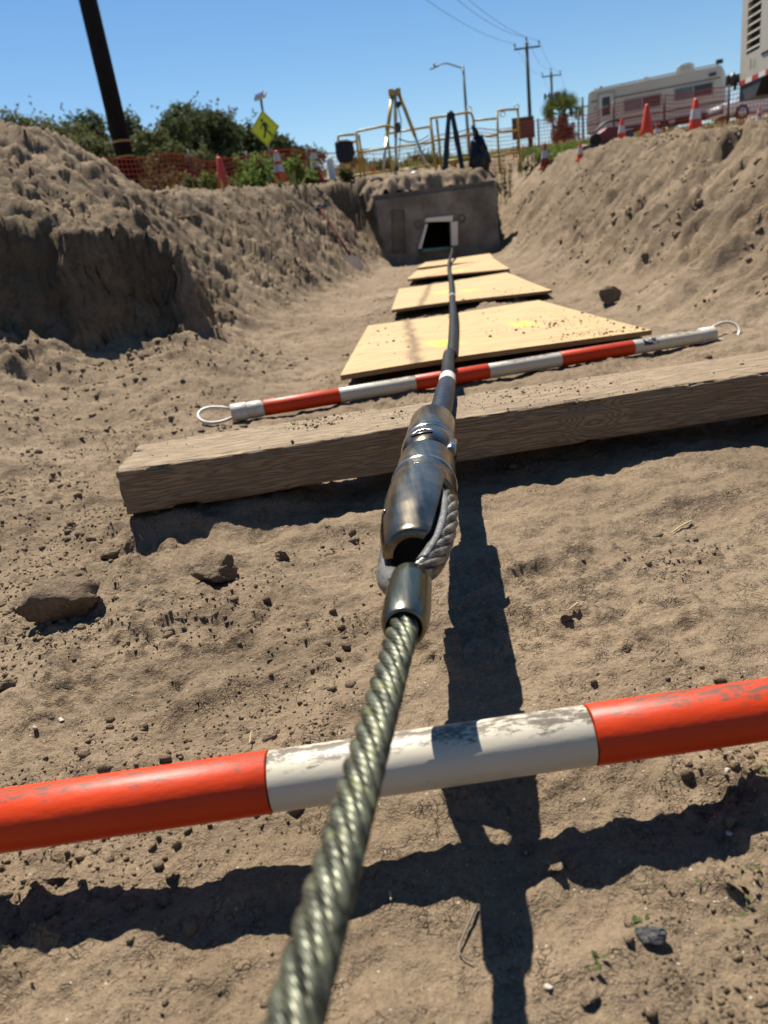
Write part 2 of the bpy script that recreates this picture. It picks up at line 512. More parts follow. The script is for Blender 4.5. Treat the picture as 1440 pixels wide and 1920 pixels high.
def np_mesh(name, V, F4=None, F3=None, smooth=True):
    """fast mesh from numpy arrays of quads / triangles"""
    me = bpy.data.meshes.new(name)
    V = np.asarray(V, np.float32)
    loops, tot = [], []
    if F4 is not None and len(F4):
        loops.append(np.asarray(F4, np.int32).ravel())
        tot.append(np.full(len(F4), 4, np.int32))
    if F3 is not None and len(F3):
        loops.append(np.asarray(F3, np.int32).ravel())
        tot.append(np.full(len(F3), 3, np.int32))
    loops = np.concatenate(loops)
    tot = np.concatenate(tot)
    start = np.concatenate([[0], np.cumsum(tot)[:-1]]).astype(np.int32)
    me.vertices.add(len(V))
    me.vertices.foreach_set('co', V.ravel())
    me.loops.add(len(loops))
    me.loops.foreach_set('vertex_index', loops)
    me.polygons.add(len(tot))
    me.polygons.foreach_set('loop_start', start)
    me.polygons.foreach_set('loop_total', tot)
    me.polygons.foreach_set('use_smooth', np.full(len(tot), smooth, bool))
    me.update(calc_edges=True)
    return me


class MB:
    """collects shapes for ONE mesh object"""

    def __init__(s):
        s.v, s.f, s.sm, s.uv = [], [], [], {}

    def add(s, verts, faces, smooth=False):
        k = len(s.v)
        s.v += [tuple(p) for p in verts]
        for f in faces:
            s.f.append(tuple(i + k for i in f))
            s.sm.append(smooth)

    def box(s, c, size, rot=None):
        x, y, z = (q / 2 for q in size)
        P = [Vector((i, j, k)) for i in (-x, x) for j in (-y, y) for k in (-z, z)]
        if rot is not None:
            P = [rot @ p for p in P]
        c = Vector(c)
        s.add([p + c for p in P], [(0, 1, 3, 2), (4, 6, 7, 5), (0, 4, 5, 1), (2, 3, 7, 6), (0, 2, 6, 4), (1, 5, 7, 3)])

    def prism(s, poly, ext):
        """polygon of points swept along ext"""
        n = len(poly)
        poly = [Vector(p) for p in poly]
        ext = Vector(ext)
        s.add(poly + [p + ext for p in poly],
              [tuple(range(n))[::-1], tuple(range(n, 2 * n))] + [(i, (i + 1) % n, n + (i + 1) % n, n + i) for i in range(n)])

    def tube(s, pts, r, n=8, cap=True, uvs=False, smooth=True):
        pts = [Vector(p) for p in pts]
        rs = r if isinstance(r, (list, tuple)) else [r] * len(pts)
        k0 = len(s.v)
        t0 = (pts[1] - pts[0]).normalized()
        u = t0.orthogonal().normalized()
        L = 0.0
        rings = []
        for i, p in enumerate(pts):
            t = (pts[min(i + 1, len(pts) - 1)] - pts[max(i - 1, 0)]).normalized()
            u = (u - t * u.dot(t)).normalized()
            w_ = t.cross(u)
            if i:
                L += (p - pts[i - 1]).length
            rings.append([(p + (u * math.cos(2 * math.pi * j / n) + w_ * math.sin(2 * math.pi * j / n)) * rs[i]) for j in range(n)])
            if uvs:
                for j in range(n):
                    s.uv[k0 + i * n + j] = (j / n, L)
        V = [q for g in rings for q in g]
        F = [(i * n + j, i * n + (j + 1) % n, (i + 1) * n + (j + 1) % n, (i + 1) * n + j) for i in range(len(pts) - 1) for j in range(n)]
        s.add(V, F, smooth)
        if cap:
            k = len(s.v) - len(V)
            s.f.append(tuple(k + j for j in range(n))[::-1])
            s.sm.append(False)
            s.f.append(tuple(k + (len(pts) - 1) * n + j for j in range(n)))
            s.sm.append(False)

    def lathe(s, org, axis, prof, n=32, smooth=True, cap=True):
        """prof: (distance along axis, radius)"""
        axis = Vector(axis).normalized()
        u = axis.orthogonal().normalized()
        w_ = axis.cross(u)
        org = Vector(org)
        V = [org + axis * d + (u * math.cos(2 * math.pi * j / n) + w_ * math.sin(2 * math.pi * j / n)) * r for d, r in prof for j in range(n)]
        F = [(i * n + j, i * n + (j + 1) % n, (i + 1) * n + (j + 1) % n, (i + 1) * n + j) for i in range(len(prof) - 1) for j in range(n)]
        k = len(s.v)
        s.add(V, F, smooth)
        if cap:
            s.f.append(tuple(k + j for j in range(n))[::-1])
            s.sm.append(False)
            s.f.append(tuple(k + (len(prof) - 1) * n + j for j in range(n)))
            s.sm.append(False)

    def build(s, name, m, parent=None, bevel=0.0, split=None):
        me = bpy.data.meshes.new(name)
        off = Vector((0, 0, 0))
        if parent is not None and parent.get('world_parts'):
            off = parent.location
        me.from_pydata([tuple(Vector(p) - off) for p in s.v], [], s.f)
        me.polygons.foreach_set('use_smooth', s.sm)
        if s.uv:
            uvl = me.uv_layers.new(name='UVMap')
            li = np.zeros(len(me.loops), np.int32)
            me.loops.foreach_get('vertex_index', li)
            # seam: unwrap the last quad of every ring
            out = np.zeros((len(li), 2), np.float32)
            for p in me.polygons:
                us = [s.uv.get(me.loops[q].vertex_index, (0, 0)) for q in p.loop_indices]
                hi = max(x[0] for x in us)
                for q, x in zip(p.loop_indices, us):
                    out[q] = (x[0] + (1.0 if hi - x[0] > 0.5 else 0.0), x[1])
            uvl.data.foreach_set('uv', out.ravel())
        bm = bmesh.new()
        bm.from_mesh(me)
        bmesh.ops.recalc_face_normals(bm, faces=bm.faces)
        bm.to_mesh(me)
        bm.free()
        me.update()
        o = link_obj(name, me, m, parent)
        if bevel > 0:
            md = o.modifiers.new('bevel', 'BEVEL')
            md.width = bevel
            md.segments = 2
            md.limit_method = 'ANGLE'
        return o


def tag(o, label=None, cat=None, group=None, kind=None):
    for k, v in (('label', label), ('category', cat), ('group', group), ('kind', kind)):
        if v is not None:
            o[k] = v
    return o


def thing(name, label, cat, loc=(0, 0, 0), rz=0.0, group=None, world_parts=False):
    """Empty at the base of a thing; with world_parts its parts are written in world coordinates"""
    o = bpy.data.objects.new(name, None)
    o.empty_display_size = 0.1
    COL.objects.link(o)
    o.location = loc
    o.rotation_euler = (0, 0, rz)
    if world_parts:
        o['world_parts'] = True
    return tag(o, label, cat, group)


def copy_tree(o, parent=None):
    c = o.copy()
    COL.objects.link(c)
    if parent is not None:
        c.parent = parent
    for ch in list(o.children):
        copy_tree(ch, c)
    return c


# ------------------------------------------------------------------ terrain
def _hash(ix, iy, seed):
    h = (ix.astype(np.int64) * 374761393 + iy.astype(np.int64) * 668265263 + seed * 974634777) & 0xFFFFFFFF
    h = ((h ^ (h >> 13)) * 1274126177) & 0xFFFFFFFF
    return ((h ^ (h >> 16)) & 0xFFFF) / 65536.0


def perlin(x, y, seed):
    ix, iy = np.floor(x), np.floor(y)
    fx, fy = x - ix, y - iy
    u = fx * fx * fx * (fx * (fx * 6 - 15) + 10)
    v = fy * fy * fy * (fy * (fy * 6 - 15) + 10)

    def g(dx, dy):
        an = _hash(ix + dx, iy + dy, seed) * 2 * np.pi
        return np.cos(an) * (fx - dx) + np.sin(an) * (fy - dy)
    a0 = g(0, 0) * (1 - u) + g(1, 0) * u
    a1 = g(0, 1) * (1 - u) + g(1, 1) * u
    return (a0 * (1 - v) + a1 * v) * 1.4


def fbm(x, y, f, octv, seed, gain=0.5):
    t, amp = 0.0, 1.0
    for k in range(octv):
        t = t + perlin(x * f, y * f, seed + k * 17) * amp
        amp *= gain
        f *= 2.03
    return t


def sstep(a_, b_, x):
    t = np.clip((x - a_) / (b_ - a_), 0, 1)
    return t * t * (3 - 2 * t)


def smin(a_, b_, k):
    h = np.clip(0.5 + 0.5 * (b_ - a_) / k, 0, 1)
    return b_ * (1 - h) + a_ * h - k * h * (1 - h)


VA = R(8.5)                      # the trench heads 8.5 degrees right of the camera's heading
VO = Vector((0.52, 13.05, 0))    # near left corner of the vault
VU = Vector((math.cos(VA), math.sin(VA), 0))
VW = Vector((-math.sin(VA), math.cos(VA), 0))
VWID, VTOP = 2.03, 1.05
TL_Y = np.array([-30, 0.2, 0.9, 1.6, 2.3, 2.8, 3.2, 3.8, 4.7, 6.5, 9.1, 12, 13, 40.])
TL_X = np.array([-1.0, -.80, -.82, -.90, -1.04, -1.0, -.92, -.80, -.62, -.38, -.05, .38, .58, .6])
TR_Y = np.array([-30, 0.4, 1.6, 2.65, 3.35, 3.7, 4.7, 5.6, 8.0, 10.7, 13, 40.])
TR_X = np.array([1.0, 1.0, 1.25, 1.48, 1.50, 1.42, 1.44, 1.54, 1.86, 2.20, 2.56, 2.6])
CUT_X = np.array([-6, -2.6, -2.0, -1.72, -1.66, -1.50, -1.30, -1.25, -1.20, -1.12, -1.07, -1.02, -0.88, -0.80, -0.66, -0.5])
CUT_Y = np.array([2.6, 2.95, 3.12, 3.22, 3.34, 3.46, 3.50, 3.45, 3.40, 3.42, 3.47, 3.60, 3.66, 3.60, 3.56, 3.56])


def grade(x, y):
    g = 0.60 + 0.06 * np.clip(y, 2.0, 14) + 0.083 * np.clip(y - 14, 0, 46)
    g = g - 0.10 * sstep(1.6, 2.6, x) * sstep(10.5, 8, y)
    g = g + 0.66 * np.exp(-(((x + 2.6) / 1.2) ** 2 + ((y - 5.0) / 1.5) ** 2))
    g = g + 0.22 * np.exp(-(((x + 3.2) / 1.0) ** 2 + ((y - 7.6) / 1.6) ** 2))
    return g


DENTS = [(-.40, 1.56, -.034, .26, .17, .1), (.25, 1.03, .020, .10, .045, .5), (-.33, .98, .016, .13, .05, .35), (.52, 1.20, .014, .12, .05, .2), (-.12, 1.28, .014, .13, .05, .1), (-.22, .78, .012, .12, .045, .5),
         (.40, .80, .010, .10, .04, .3), (-.45, 1.40, .018, .12, .05, -.2), (.12, .44, .006, .05, .03, .4), (-.14, .47, .010, .09, .03, .2), (.75, 2.2, .016, .16, .06, .4), (-.35, 2.2, .016, .15, .06, .1),
         (.30, .60, .006, .06, .03, 0), (-.55, 1.85, .02, .15, .06, .6), (.05, 3.6, .016, .14, .06, 1.2), (-.2, 4.6, .016, .14, .06, 1.3), (.2, 5.6, .016, .15, .07, 1.2)]


def T(x, y):
    """height of the ground at (x, y); x and y are numpy arrays"""
    x = np.asarray(x, float)
    y = np.asarray(y, float)
    far = sstep(30, 12, np.hypot(x, y))
    w1 = fbm(x, y, 1.1, 3, 3) * 0.16 * far
    w2 = fbm(x, y, 5.0, 3, 9) * 0.05 * far
    g = grade(x, y) + fbm(x, y, 0.9, 3, 21) * 0.05 * far
    xl = np.interp(y, TL_Y, TL_X)
    xr = np.interp(y, TR_Y, TR_X)
    calm = sstep(0.15, 0.5, np.abs(x - (xl + xr) / 2) - (xr - xl) / 2 + 0.5)   # 0 on the trench floor, 1 on the banks
    dl = xl - x + (w1 + w2) * calm
    dr = x - xr + (w1 * 0.8 + w2) * calm
    sl = np.interp(y, [0, 2.0, 2.6, 3.4, 3.8, 5, 8, 12, 13], [.50, .46, .32, .28, .62, .72, .95, 1.2, 1.35])
    dlc = np.log1p(np.exp(np.clip(dl / .10, -40, 40))) * .10
    drc = np.log1p(np.exp(np.clip(dr / .10, -40, 40))) * .10
    zl = smin(sl * dlc, g, 0.14)
    zr = smin(np.interp(y, [0, 3, 6, 9], [.62, .80, .84, .92]) * drc, g, 0.10)
    # rough cut near the top of the right bank
    cr_ = sstep(.0, .09, dr - .86 + fbm(x, y, 3.2, 3, 61) * .16) * sstep(3.6, 4.2, y + w1) * sstep(6.2, 5.6, y + w1)
    zr = smin(zr + 0.20 * cr_ * sstep(1.6, 0.9, dr), g + .02, .06)
    # the spur with the vertical cut on the left
    yc = np.interp(x, CUT_X, CUT_Y) + fbm(x, y, 2.2, 2, 31) * .05
    xs = np.interp(y, [3.4, 3.8, 4.4, 5.2, 6.0], [-.62, -.66, -.80, -.86, -.95]) + w2 * 1.2
    top = 0.56 + 0.22 * np.clip(-.66 - x, 0, 5) + 0.10 * (y - 3.5) + .30 * np.clip(-1.1 - x, 0, 2) * np.clip(y - 3.3, 0, 1.7) + fbm(x, y, 3, 3, 41) * .05
    top = smin(top, g, .12)
    tface = np.clip((y - yc + fbm(x, y, 3.0, 2, 33) * .03 + .07) / .16, 0, 1)
    msk = tface * sstep(-.02, .07 + .6 * np.clip(y - 3.6, 0, 1), xs - x) * sstep(7.0, 5.6, y)
    apron = .17 * sstep(2.45, 3.35, y) * sstep(-.30, -.78, x) * sstep(4.6, 3.6, y) + .10 * sstep(2.2, 3.2, y) * sstep(-1.2, -1.7, x) * sstep(5, 4, y)
    zl = np.maximum(zl, apron + .5 * np.minimum(zl, .2))
    zl = np.where(top > zl, zl + (top - zl) * msk, zl)
    z = np.maximum(zl, zr)
    # the end wall of the trench and the pit that holds the vault
    u = (x - VO.x) * VU.x + (y - VO.y) * VU.y
    w_ = (x - VO.x) * VW.x + (y - VO.y) * VW.y
    we = w_ + w1 * 1.2 - .3 * sstep(.1, -.2, u) - 2.6 * np.clip(u - VWID + .1, 0, 3)
    ze = smin(1.5 * np.log1p(np.exp(np.clip((we + .25) / .08, -40, 40))) * .08, g, .08)
    z = np.maximum(z, np.where(y > 9, ze, 0))
    z = np.where((u > VWID - .02) & (u < VWID + .8) & (w_ > -.35) & (w_ < .9), np.minimum(z, .08 + 1.7 * np.clip(u - VWID - .12, 0, 1)), z)
    pit = sstep(.02, .08, u) * sstep(VWID + .02, VWID - .04, u) * sstep(-.75, -.25, w_ + w2) * sstep(3.05, 2.95, w_)
    z = z * (1 - pit) + pit * np.minimum(z, -0.06)
    z = np.maximum(z, smin(.8 * np.clip(-5 - y, 0, 99), g, .1))
    # hollows trodden and scraped into the trench floor
    for dx_, dy_, a_, rx_, ry_, rt_ in DENTS:
        ux = (x - dx_) * math.cos(rt_) + (y - dy_) * math.sin(rt_)
        uy = -(x - dx_) * math.sin(rt_) + (y - dy_) * math.cos(rt_)
        q_ = (ux / rx_) ** 2 + (uy / ry_) ** 2
        z = z - a_ * (np.exp(-q_ * q_) - .45 * np.exp(-((np.sqrt(q_ + 1e-6) - 1.25) / .28) ** 2))
    # surface relief
    bank = sstep(.04, .30, z) * (1 - 3.0 * tface * (1 - tface) * (x < -.5) * (y < 4.2))
    flat = 1 - bank
    n1 = fbm(x, y, 2.1, 3, 51) * 0.014
    n2 = fbm(x, y, 9.0, 3, 52) * 0.0075
    n3 = fbm(x, y, 38., 4, 53, .6) * 0.0034
    rough = sstep(-.1, .35, fbm(x, y, 1.7, 3, 54) + sstep(.0, -.6, x) * .35 * sstep(2.6, 1.2, y))
    n4 = np.abs(fbm(x, y, 24, 4, 55, .6)) * 0.010 * rough
    c1 = fbm(x, y, 3.4, 4, 71, .55)
    run2 = fbm(x * .9 + w1 * 2, y * 4.5 + w2 * 3, 3.1, 4, 78, .6)
    c2 = np.abs(fbm(x, y, 7.5, 4, 72, .55))
    run = fbm(x * .7 + w1, y * 4.2, 1.6, 4, 73, .6)
    pat = sstep(-.25, .3, fbm(x, y, 1.3, 3, 74))
    hf = fbm(x, y, 11, 5, 75, .62)
    lump = np.clip(fbm(x, y, 12, 4, 79, .55) - .08, 0, 1) * .022 * rough * flat
    n5 = (c1 * .022 - (c2 - .25) * .022 * pat + run * .055 + np.abs(run2) * .050 + hf * (.012 + .022 * pat) + np.clip(fbm(x, y, 5.5, 3, 76) - .25, 0, 1) * .07 * pat) * bank
    return z + (n1 + n2) * (flat * .9 + .4) * far + (n3 + n4 + lump) * far + n5 * np.maximum(far, .15)


def tz(x, y):
    return float(T(np.array([x]), np.array([y]))[0])


def hit(px, py, y0=0.3, y1=60):
    """the point of the ground that the line of sight meets"""
    d = sight(px, py)
    d = d / d.y
    ys = np.concatenate([np.arange(y0, 6, .004), np.arange(6, min(y1, 20), .01), np.arange(20, y1, .05)])
    X, Z = EYE.x + d.x * ys, EYE.z + d.z * ys
    below = np.where(Z < T(X, ys))[0]
    i = below[0] if len(below) else len(ys) - 1
    return Vector((X[i], ys[i], float(T(X[i:i + 1], ys[i:i + 1])[0])))


def axis_steps(lo, step, ratio, mid, ratio2, end):
    a_ = [0.0]
    while a_[-1] < end:
        v = a_[-1] + lo
        s = step if v * ratio < step else v * ratio
        if v > mid:
            s = v * ratio2
        a_.append(a_[-1] + s)
    return np.array(a_)


xp = axis_steps(0, .0044, .0072, 4.2, .035, 260)
xp[1:] += 0
XS = np.concatenate([-xp[::-1][:-1], xp]) + 0.05
yn = axis_steps(0, .0042, .0062, 17, .035, 320)
yb = [0.16]
st = .006
while yb[-1] > -200:
    yb.append(yb[-1] - st)
    st *= 1.12
YS = np.concatenate([np.array(yb)[::-1][:-1], 0.16 + yn])
GX, GY = np.meshgrid(XS, YS)
GZ = T(GX, GY)
# steep faces are pushed sideways a little so that they are not smooth curtains
gy_, gx_ = np.gradient(GZ)
slope = np.hypot(gx_ / np.gradient(XS)[None, :], gy_ / np.gradient(YS)[:, None])
push = sstep(1.2, 3.0, slope) * sstep(16, 12, np.hypot(GX, GY))
DX = fbm(GX + GZ * 1.7, GZ * 1.3 + GY, 3.0, 3, 81) * 0.035 * push
DY = fbm(GX - GZ * 1.3, GZ * 1.9 - GY, 3.3, 3, 82) * 0.035 * push
ny_, nx_ = GX.shape
DX = DX + fbm(GX * .8 + GY * 2, GZ * 1.5, 8.0, 4, 83, .6) * 0.014 * push
DY = DY + fbm(GX * 1.1, GZ * 1.6, 7.0, 4, 84, .6) * 0.022 * push
V = np.stack([(GX + DX).ravel(), (GY + DY).ravel(), GZ.ravel()], 1)
idx = np.arange(nx_ * ny_).reshape(ny_, nx_)
F = np.stack([idx[:-1, :-1].ravel(), idx[:-1, 1:].ravel(), idx[1:, 1:].ravel(), idx[1:, :-1].ravel()], 1)
print('terrain quads', len(F))
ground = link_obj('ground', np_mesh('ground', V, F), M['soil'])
bank_tone = sstep(.10, .45, GZ) * (.30 + .70 * sstep(-.35, .35, fbm(GX * .8, GY * 2.6, 1.2, 5, 301, .6))) * sstep(17, 14, GY)
at_ = ground.data.attributes.new('bank_tone', 'FLOAT', 'POINT')       # darker tone on the raised banks, broken up by noise
at_.data.foreach_set('value', bank_tone.astype(np.float32).ravel())
tag(ground, kind='structure')

# ------------------------------------------------------------------ clods and gravel scattered over the ground
def ico(sub):
    bm = bmesh.new()
    bmesh.ops.create_icosphere(bm, subdivisions=sub, radius=1)
    v = np.array([x.co[:] for x in bm.verts])
    f = np.array([[q.index for q in p.verts] for p in bm.faces])
    bm.free()
    return v, f


rng = np.random.default_rng(11)


def rock_shapes(sub, k, amp):
    v, f = ico(sub)
    out = []
    for i in range(k):
        s = v.copy()
        d = rng.normal(size=(7, 3))
        d /= np.linalg.norm(d, axis=1)[:, None]
        for q in d:                                    # chop flat facets off
            h = v @ q
            cut = rng.uniform(.45, .9)
            over = np.clip(s @ q - cut, 0, None)
            s = s - over[:, None] * q[None, :] * .85
        s *= (1 + rng.normal(size=(len(v), 1)) * amp)
        out.append(s)
    return out, f


def scatter(name, n, sub, sizes, place, m, seed_amp=.09, smooth=False):
    shapes, f = rock_shapes(sub, 10, seed_amp)
    P, S = place(n, sizes)
    n = len(P)
    which = rng.integers(0, 10, n)
    ang = rng.uniform(0, 2 * np.pi, n)
    tilt = rng.uniform(-.6, .6, n)
    base = np.array(shapes)[which]                     # n, v, 3
    base = base * rng.uniform(.7, 1.25, (n, 1, 3)) * np.array([1, 1, .78])
    ct, s_ = np.cos(tilt)[:, None], np.sin(tilt)[:, None]
    y2, z2 = base[..., 1] * ct - base[..., 2] * s_, base[..., 1] * s_ + base[..., 2] * ct
    ca, sa = np.cos(ang)[:, None], np.sin(ang)[:, None]
    x3, y3 = base[..., 0] * ca - y2 * sa, base[..., 0] * sa + y2 * ca
    W = np.stack([x3, y3, z2], -1) * S[:, None, None] + P[:, None, :]
    FF = (f[None] + (np.arange(n) * base.shape[1])[:, None, None]).reshape(-1, 3)
    o = link_obj(name, np_mesh(name, W.reshape(-1, 3), F3=FF, smooth=smooth), m)
    return tag(o, kind='stuff')


def place_near(n, sizes):
    k = n * 6
    y = np.exp(rng.uniform(np.log(.32), np.log(4.0), k))
    x = rng.uniform(-1, 1, k) * (.30 + y * .62) + .02
    dens = fbm(x, y, 2.6, 3, 91) + sstep(-.15, -.55, x) * .6 * sstep(.5, .9, y) + rng.uniform(-.6, .22, k) - .2 - .16 * sstep(-.25, .1, x) - .25 * sstep(1.6, 2.4, y) * sstep(-.6, -.3, x)
    keep = np.where(dens > 0)[0][:n]
    x, y = x[keep], y[keep]
    s = sizes[0] * (rng.pareto(2.3, len(x)) + 1)
    s = np.clip(s, 0, sizes[1]) * np.clip(.65 + .35 * y, .7, 1.4)
    return np.stack([x, y, T(x, y) + s * .18], 1), s


def place_bank(n, sizes):
    k = n * 9
    y = rng.uniform(1.4, 12.5, k)
    x = rng.uniform(-4.2, 5.0, k)
    z = T(x, y)
    dens = fbm(x, y, 2.4, 3, 93) * 1.5 + sstep(.02, .2, z) * .45 - .62 - sstep(1.0, 1.4, z) * .2 + rng.uniform(-.5, .3, k)
    keep = np.where(dens > 0)[0][:n]
    x, y, z = x[keep], y[keep], z[keep]
    s = np.clip(sizes[0] * (rng.pareto(1.9, len(x)) + 1), 0, np.where(z < .15, .013, sizes[1]))
    return np.stack([x, y, z + s * .05], 1), s


scatter('gravel', 10000, 1, (.0016, .010), place_near, M['clod'], smooth=True)
scatter('gravel', 7500, 1, (.007, .027), place_bank, M['clod'], smooth=True)
# ------------------------------------------------------------------ concrete vault
def vp(u, w_, z):
    return VO + VU * u + VW * w_ + Vector((0, 0, z))


def front_uz(px, py):
    """point of the vault's front plane that a sight line meets, as (u, z)"""
    d = sight(px, py)
    t = (VO - EYE).dot(VW) / d.dot(VW)
    p = EYE + d * t
    return (p - VO).dot(VU), p.z


vault = thing('concrete_vault', 'grey concrete vault wall with a boarded opening at the end of the trench', 'vault', VO, 0, None, True)
o_pts = [front_uz(*q) for q in ((786, 467), (803, 418), (846, 410), (848, 461))]   # opening, anticlockwise from low left
ZB = -0.15


def holed_wall(name, m, parent, outer, hole, w0, w1):
    mb = MB()
    n = 4
    pts = []
    for w_ in (w0, w1):
        pts += [vp(u, w_, z) for u, z in outer] + [vp(u, w_, z) for u, z in hole]
    fs = []
    for i in range(4):
        j = (i + 1) % 4
        fs += [(i, j, n + j, n + i), (8 + i, 8 + n + i, 8 + n + j, 8 + j), (i, 8 + i, 8 + j, j), (n + i, n + j, 8 + n + j, 8 + n + i)]
    mb.add(pts, fs)
    return mb.build(name, m, parent)


front = holed_wall('front_wall', M['concrete'], vault, [(0, ZB), (0, VTOP), (VWID, VTOP + .01), (VWID, ZB)],
                   [o_pts[0], o_pts[1], o_pts[2], o_pts[3]], 0, .14)
for nm, u0, u1 in (('side_wall', .003, .14), ('side_wall', VWID - .14, VWID - .003)):
    b = MB()
    b.prism([vp(u0, .142, ZB), vp(u1, .142, ZB), vp(u1, .142, VTOP - .003), vp(u0, .142, VTOP - .003)], VW * 2.7)
    b.build(nm, M['concrete'], vault)
b = MB()
b.prism([vp(.142, 2.70, ZB), vp(VWID - .142, 2.70, ZB), vp(VWID - .142, 2.70, VTOP - .003), vp(.142, 2.70, VTOP - .003)], VW * .14)
b.build('back_wall', M['concrete_dark'], vault)
b = MB()
b.prism([vp(-.02, .10, VTOP + .003), vp(VWID + .02, .10, VTOP + .013), vp(VWID + .02, 2.95, VTOP + .013), vp(-.02, 2.95, VTOP + .003)], (0, 0, .08))
b.build('roof_slab', M['concrete_dark'], vault)


def frame_strip(name, quad, m, depth=.07, w0=-.055):
    b = MB()
    b.prism([vp(*front_uz(*q)[:1], w0, front_uz(*q)[1]) for q in quad], VW * depth)
    return b.build(name, m, vault, bevel=.006)


frame_strip('frame_board', [(795, 416), (798, 409), (848, 404), (847, 415)], M['white_board'])
frame_strip('frame_board', [(845, 461), (844, 416), (857, 415), (857, 460)], M['white_board'])
frame_strip('frame_board', [(783, 466), (797, 420), (801, 421), (789, 467)], M['white_board'], .05, -.045)
frame_strip('sill_board', [(789, 474), (789, 467), (850, 461), (850, 468)], M['teal'], .12, -.09)
# cast marks: a recessed panel, two lifting rings, small scars
b = MB()
q = [front_uz(*p) for p in ((737, 474), (735, 395), (757, 394), (760, 474))]
for i in range(4):
    j = (i + 1) % 4
    c0, c1 = vp(q[i][0], -.006, q[i][1]), vp(q[j][0], -.006, q[j][1])
    b.tube([c0, c1], .012, 5)
b.build('panel_outline', M['concrete_dark'], vault)
b = MB()
b.prism([vp(p[0], -.004, p[1]) for p in q], VW * .003)
b.build('panel_face', M['concrete_dark'], vault)
for px, py in ((784, 421), (866, 409)):
    u, z = front_uz(px, py)
    b = MB()
    b.tube([vp(u + .055 * math.cos(t), -.004, z + .055 * math.sin(t)) for t in np.linspace(0, 2 * math.pi, 17)], .014, 6)
    b.build('cast_ring', M['concrete_dark'], vault)
for px, py in ((793, 393), (869, 390), (925, 387), (897, 377)):
    u, z = front_uz(px, py)
    b = MB()
    b.lathe(vp(u, .002, z), -VW, [(0, .03), (.012, .026), (.014, .012)], 10)
    b.build('tie_hole_plug', M['concrete'], vault)

# soil lying over the vault
us = np.linspace(-.14, VWID + .16, 96)
ws = np.linspace(.13, 3.2, 96)
U2, W2 = np.meshgrid(us, ws)
PX = VO.x + VU.x * U2 + VW.x * W2
PY = VO.y + VU.y * U2 + VW.y * W2
edge = np.minimum(np.minimum((U2 + .14) / .3, (VWID + .16 - U2) / .3), 1).clip(0, 1)
lip = sstep(.06, .40, W2 + fbm(PX, PY, 3, 3, 101) * .12)
capz = VTOP + .10 + (.21 + fbm(PX, PY, 1.6, 3, 102) * .07 + fbm(PX, PY, 3, 5, 103, .6) * .05) * lip
capz = capz + .20 * sstep(.3, 2.6, W2) - (1 - lip) * .10
capz = capz - (1 - edge) ** 2 * .16 + fbm(PX, PY, 9, 4, 104, .6) * .03
ii = np.arange(96 * 96).reshape(96, 96)
cap_o = link_obj('soil', np_mesh('soil', np.stack([PX.ravel(), PY.ravel(), capz.ravel()], 1),
                 np.stack([ii[:-1, :-1].ravel(), ii[:-1, 1:].ravel(), ii[1:, 1:].ravel(), ii[1:, :-1].ravel()], 1)), M['soil'])
tag(cap_o, kind='structure')

# ------------------------------------------------------------------ plywood sheets
def plywood_mat(name, spots, smears):
    m = wood_material(name, (0.58, 0.415, 0.215), (0.35, 0.225, 0.10), 9, 'X', rings=6, bump=.15, knots=True, dirt=.12, sharp=.3)
    n, l = m.node_tree.nodes, m.node_tree.links
    b = n['Principled BSDF']
    c = b.inputs['Base Color'].links[0].from_socket
    tc = n.new('ShaderNodeTexCoord')
    v = tc.outputs['Object']
    sp = n.new('ShaderNodeSeparateXYZ')
    l.new(v, sp.inputs[0])
    nz = noise(n, l, v, 26, 5, .7)
    for (x, y, r) in smears:          # long dirty scuffs across the sheet
        wob = link_math(n, l, 'MULTIPLY', link_math(n, l, 'SUBTRACT', noise(n, l, v, 5, 4, .6), .5), .10)
        d = link_math(n, l, 'ABSOLUTE', link_math(n, l, 'ADD', link_math(n, l, 'SUBTRACT', link_math(n, l, 'SUBTRACT', sp.outputs[0], link_math(n, l, 'MULTIPLY', sp.outputs[1], .23)), x), wob))
        d = link_math(n, l, 'ADD', d, link_math(n, l, 'MULTIPLY', nz, r * 1.6))
        c = mixc(n, l, ramp(n, l, d, r * .9, r * 2.1, .8, 0), c, (0.12, 0.075, 0.04))
    for (x, y, r) in spots:           # sprayed fluorescent marks
        dx = link_math(n, l, 'SUBTRACT', sp.outputs[0], x)
        dy = link_math(n, l, 'MULTIPLY', link_math(n, l, 'SUBTRACT', sp.outputs[1], y), .55)
        d = link_math(n, l, 'SQRT', link_math(n, l, 'ADD', link_math(n, l, 'MULTIPLY', dx, dx), link_math(n, l, 'MULTIPLY', dy, dy)))
        # an X of two strokes inside the cloud
        s1 = link_math(n, l, 'MINIMUM', link_math(n, l, 'ABSOLUTE', link_math(n, l, 'ADD', dx, link_math(n, l, 'MULTIPLY', dy, 1.1))),
                       link_math(n, l, 'ABSOLUTE', link_math(n, l, 'SUBTRACT', dx, dy)))
        st = ramp(n, l, link_math(n, l, 'ADD', s1, link_math(n, l, 'MULTIPLY', nz, r * .35)), r * .12, r * .5, 1, 0)
        cl = ramp(n, l, link_math(n, l, 'ADD', d, link_math(n, l, 'MULTIPLY', nz, r * 1.1)), r * .75, r * 1.7, 1, 0)
        k = link_math(n, l, 'MULTIPLY', cl, link_math(n, l, 'ADD', link_math(n, l, 'MULTIPLY', st, .65), .3))
        c = mixc(n, l, k, c, (0.50, 0.66, 0.015))
    dn = ramp(n, l, noise(n, l, v, 5, 9, .78), .50, .74, 0, .75)
    c = mixc(n, l, dn, c, (0.30, 0.22, 0.14))
    l.new(c, b.inputs['Base Color'])
    return m


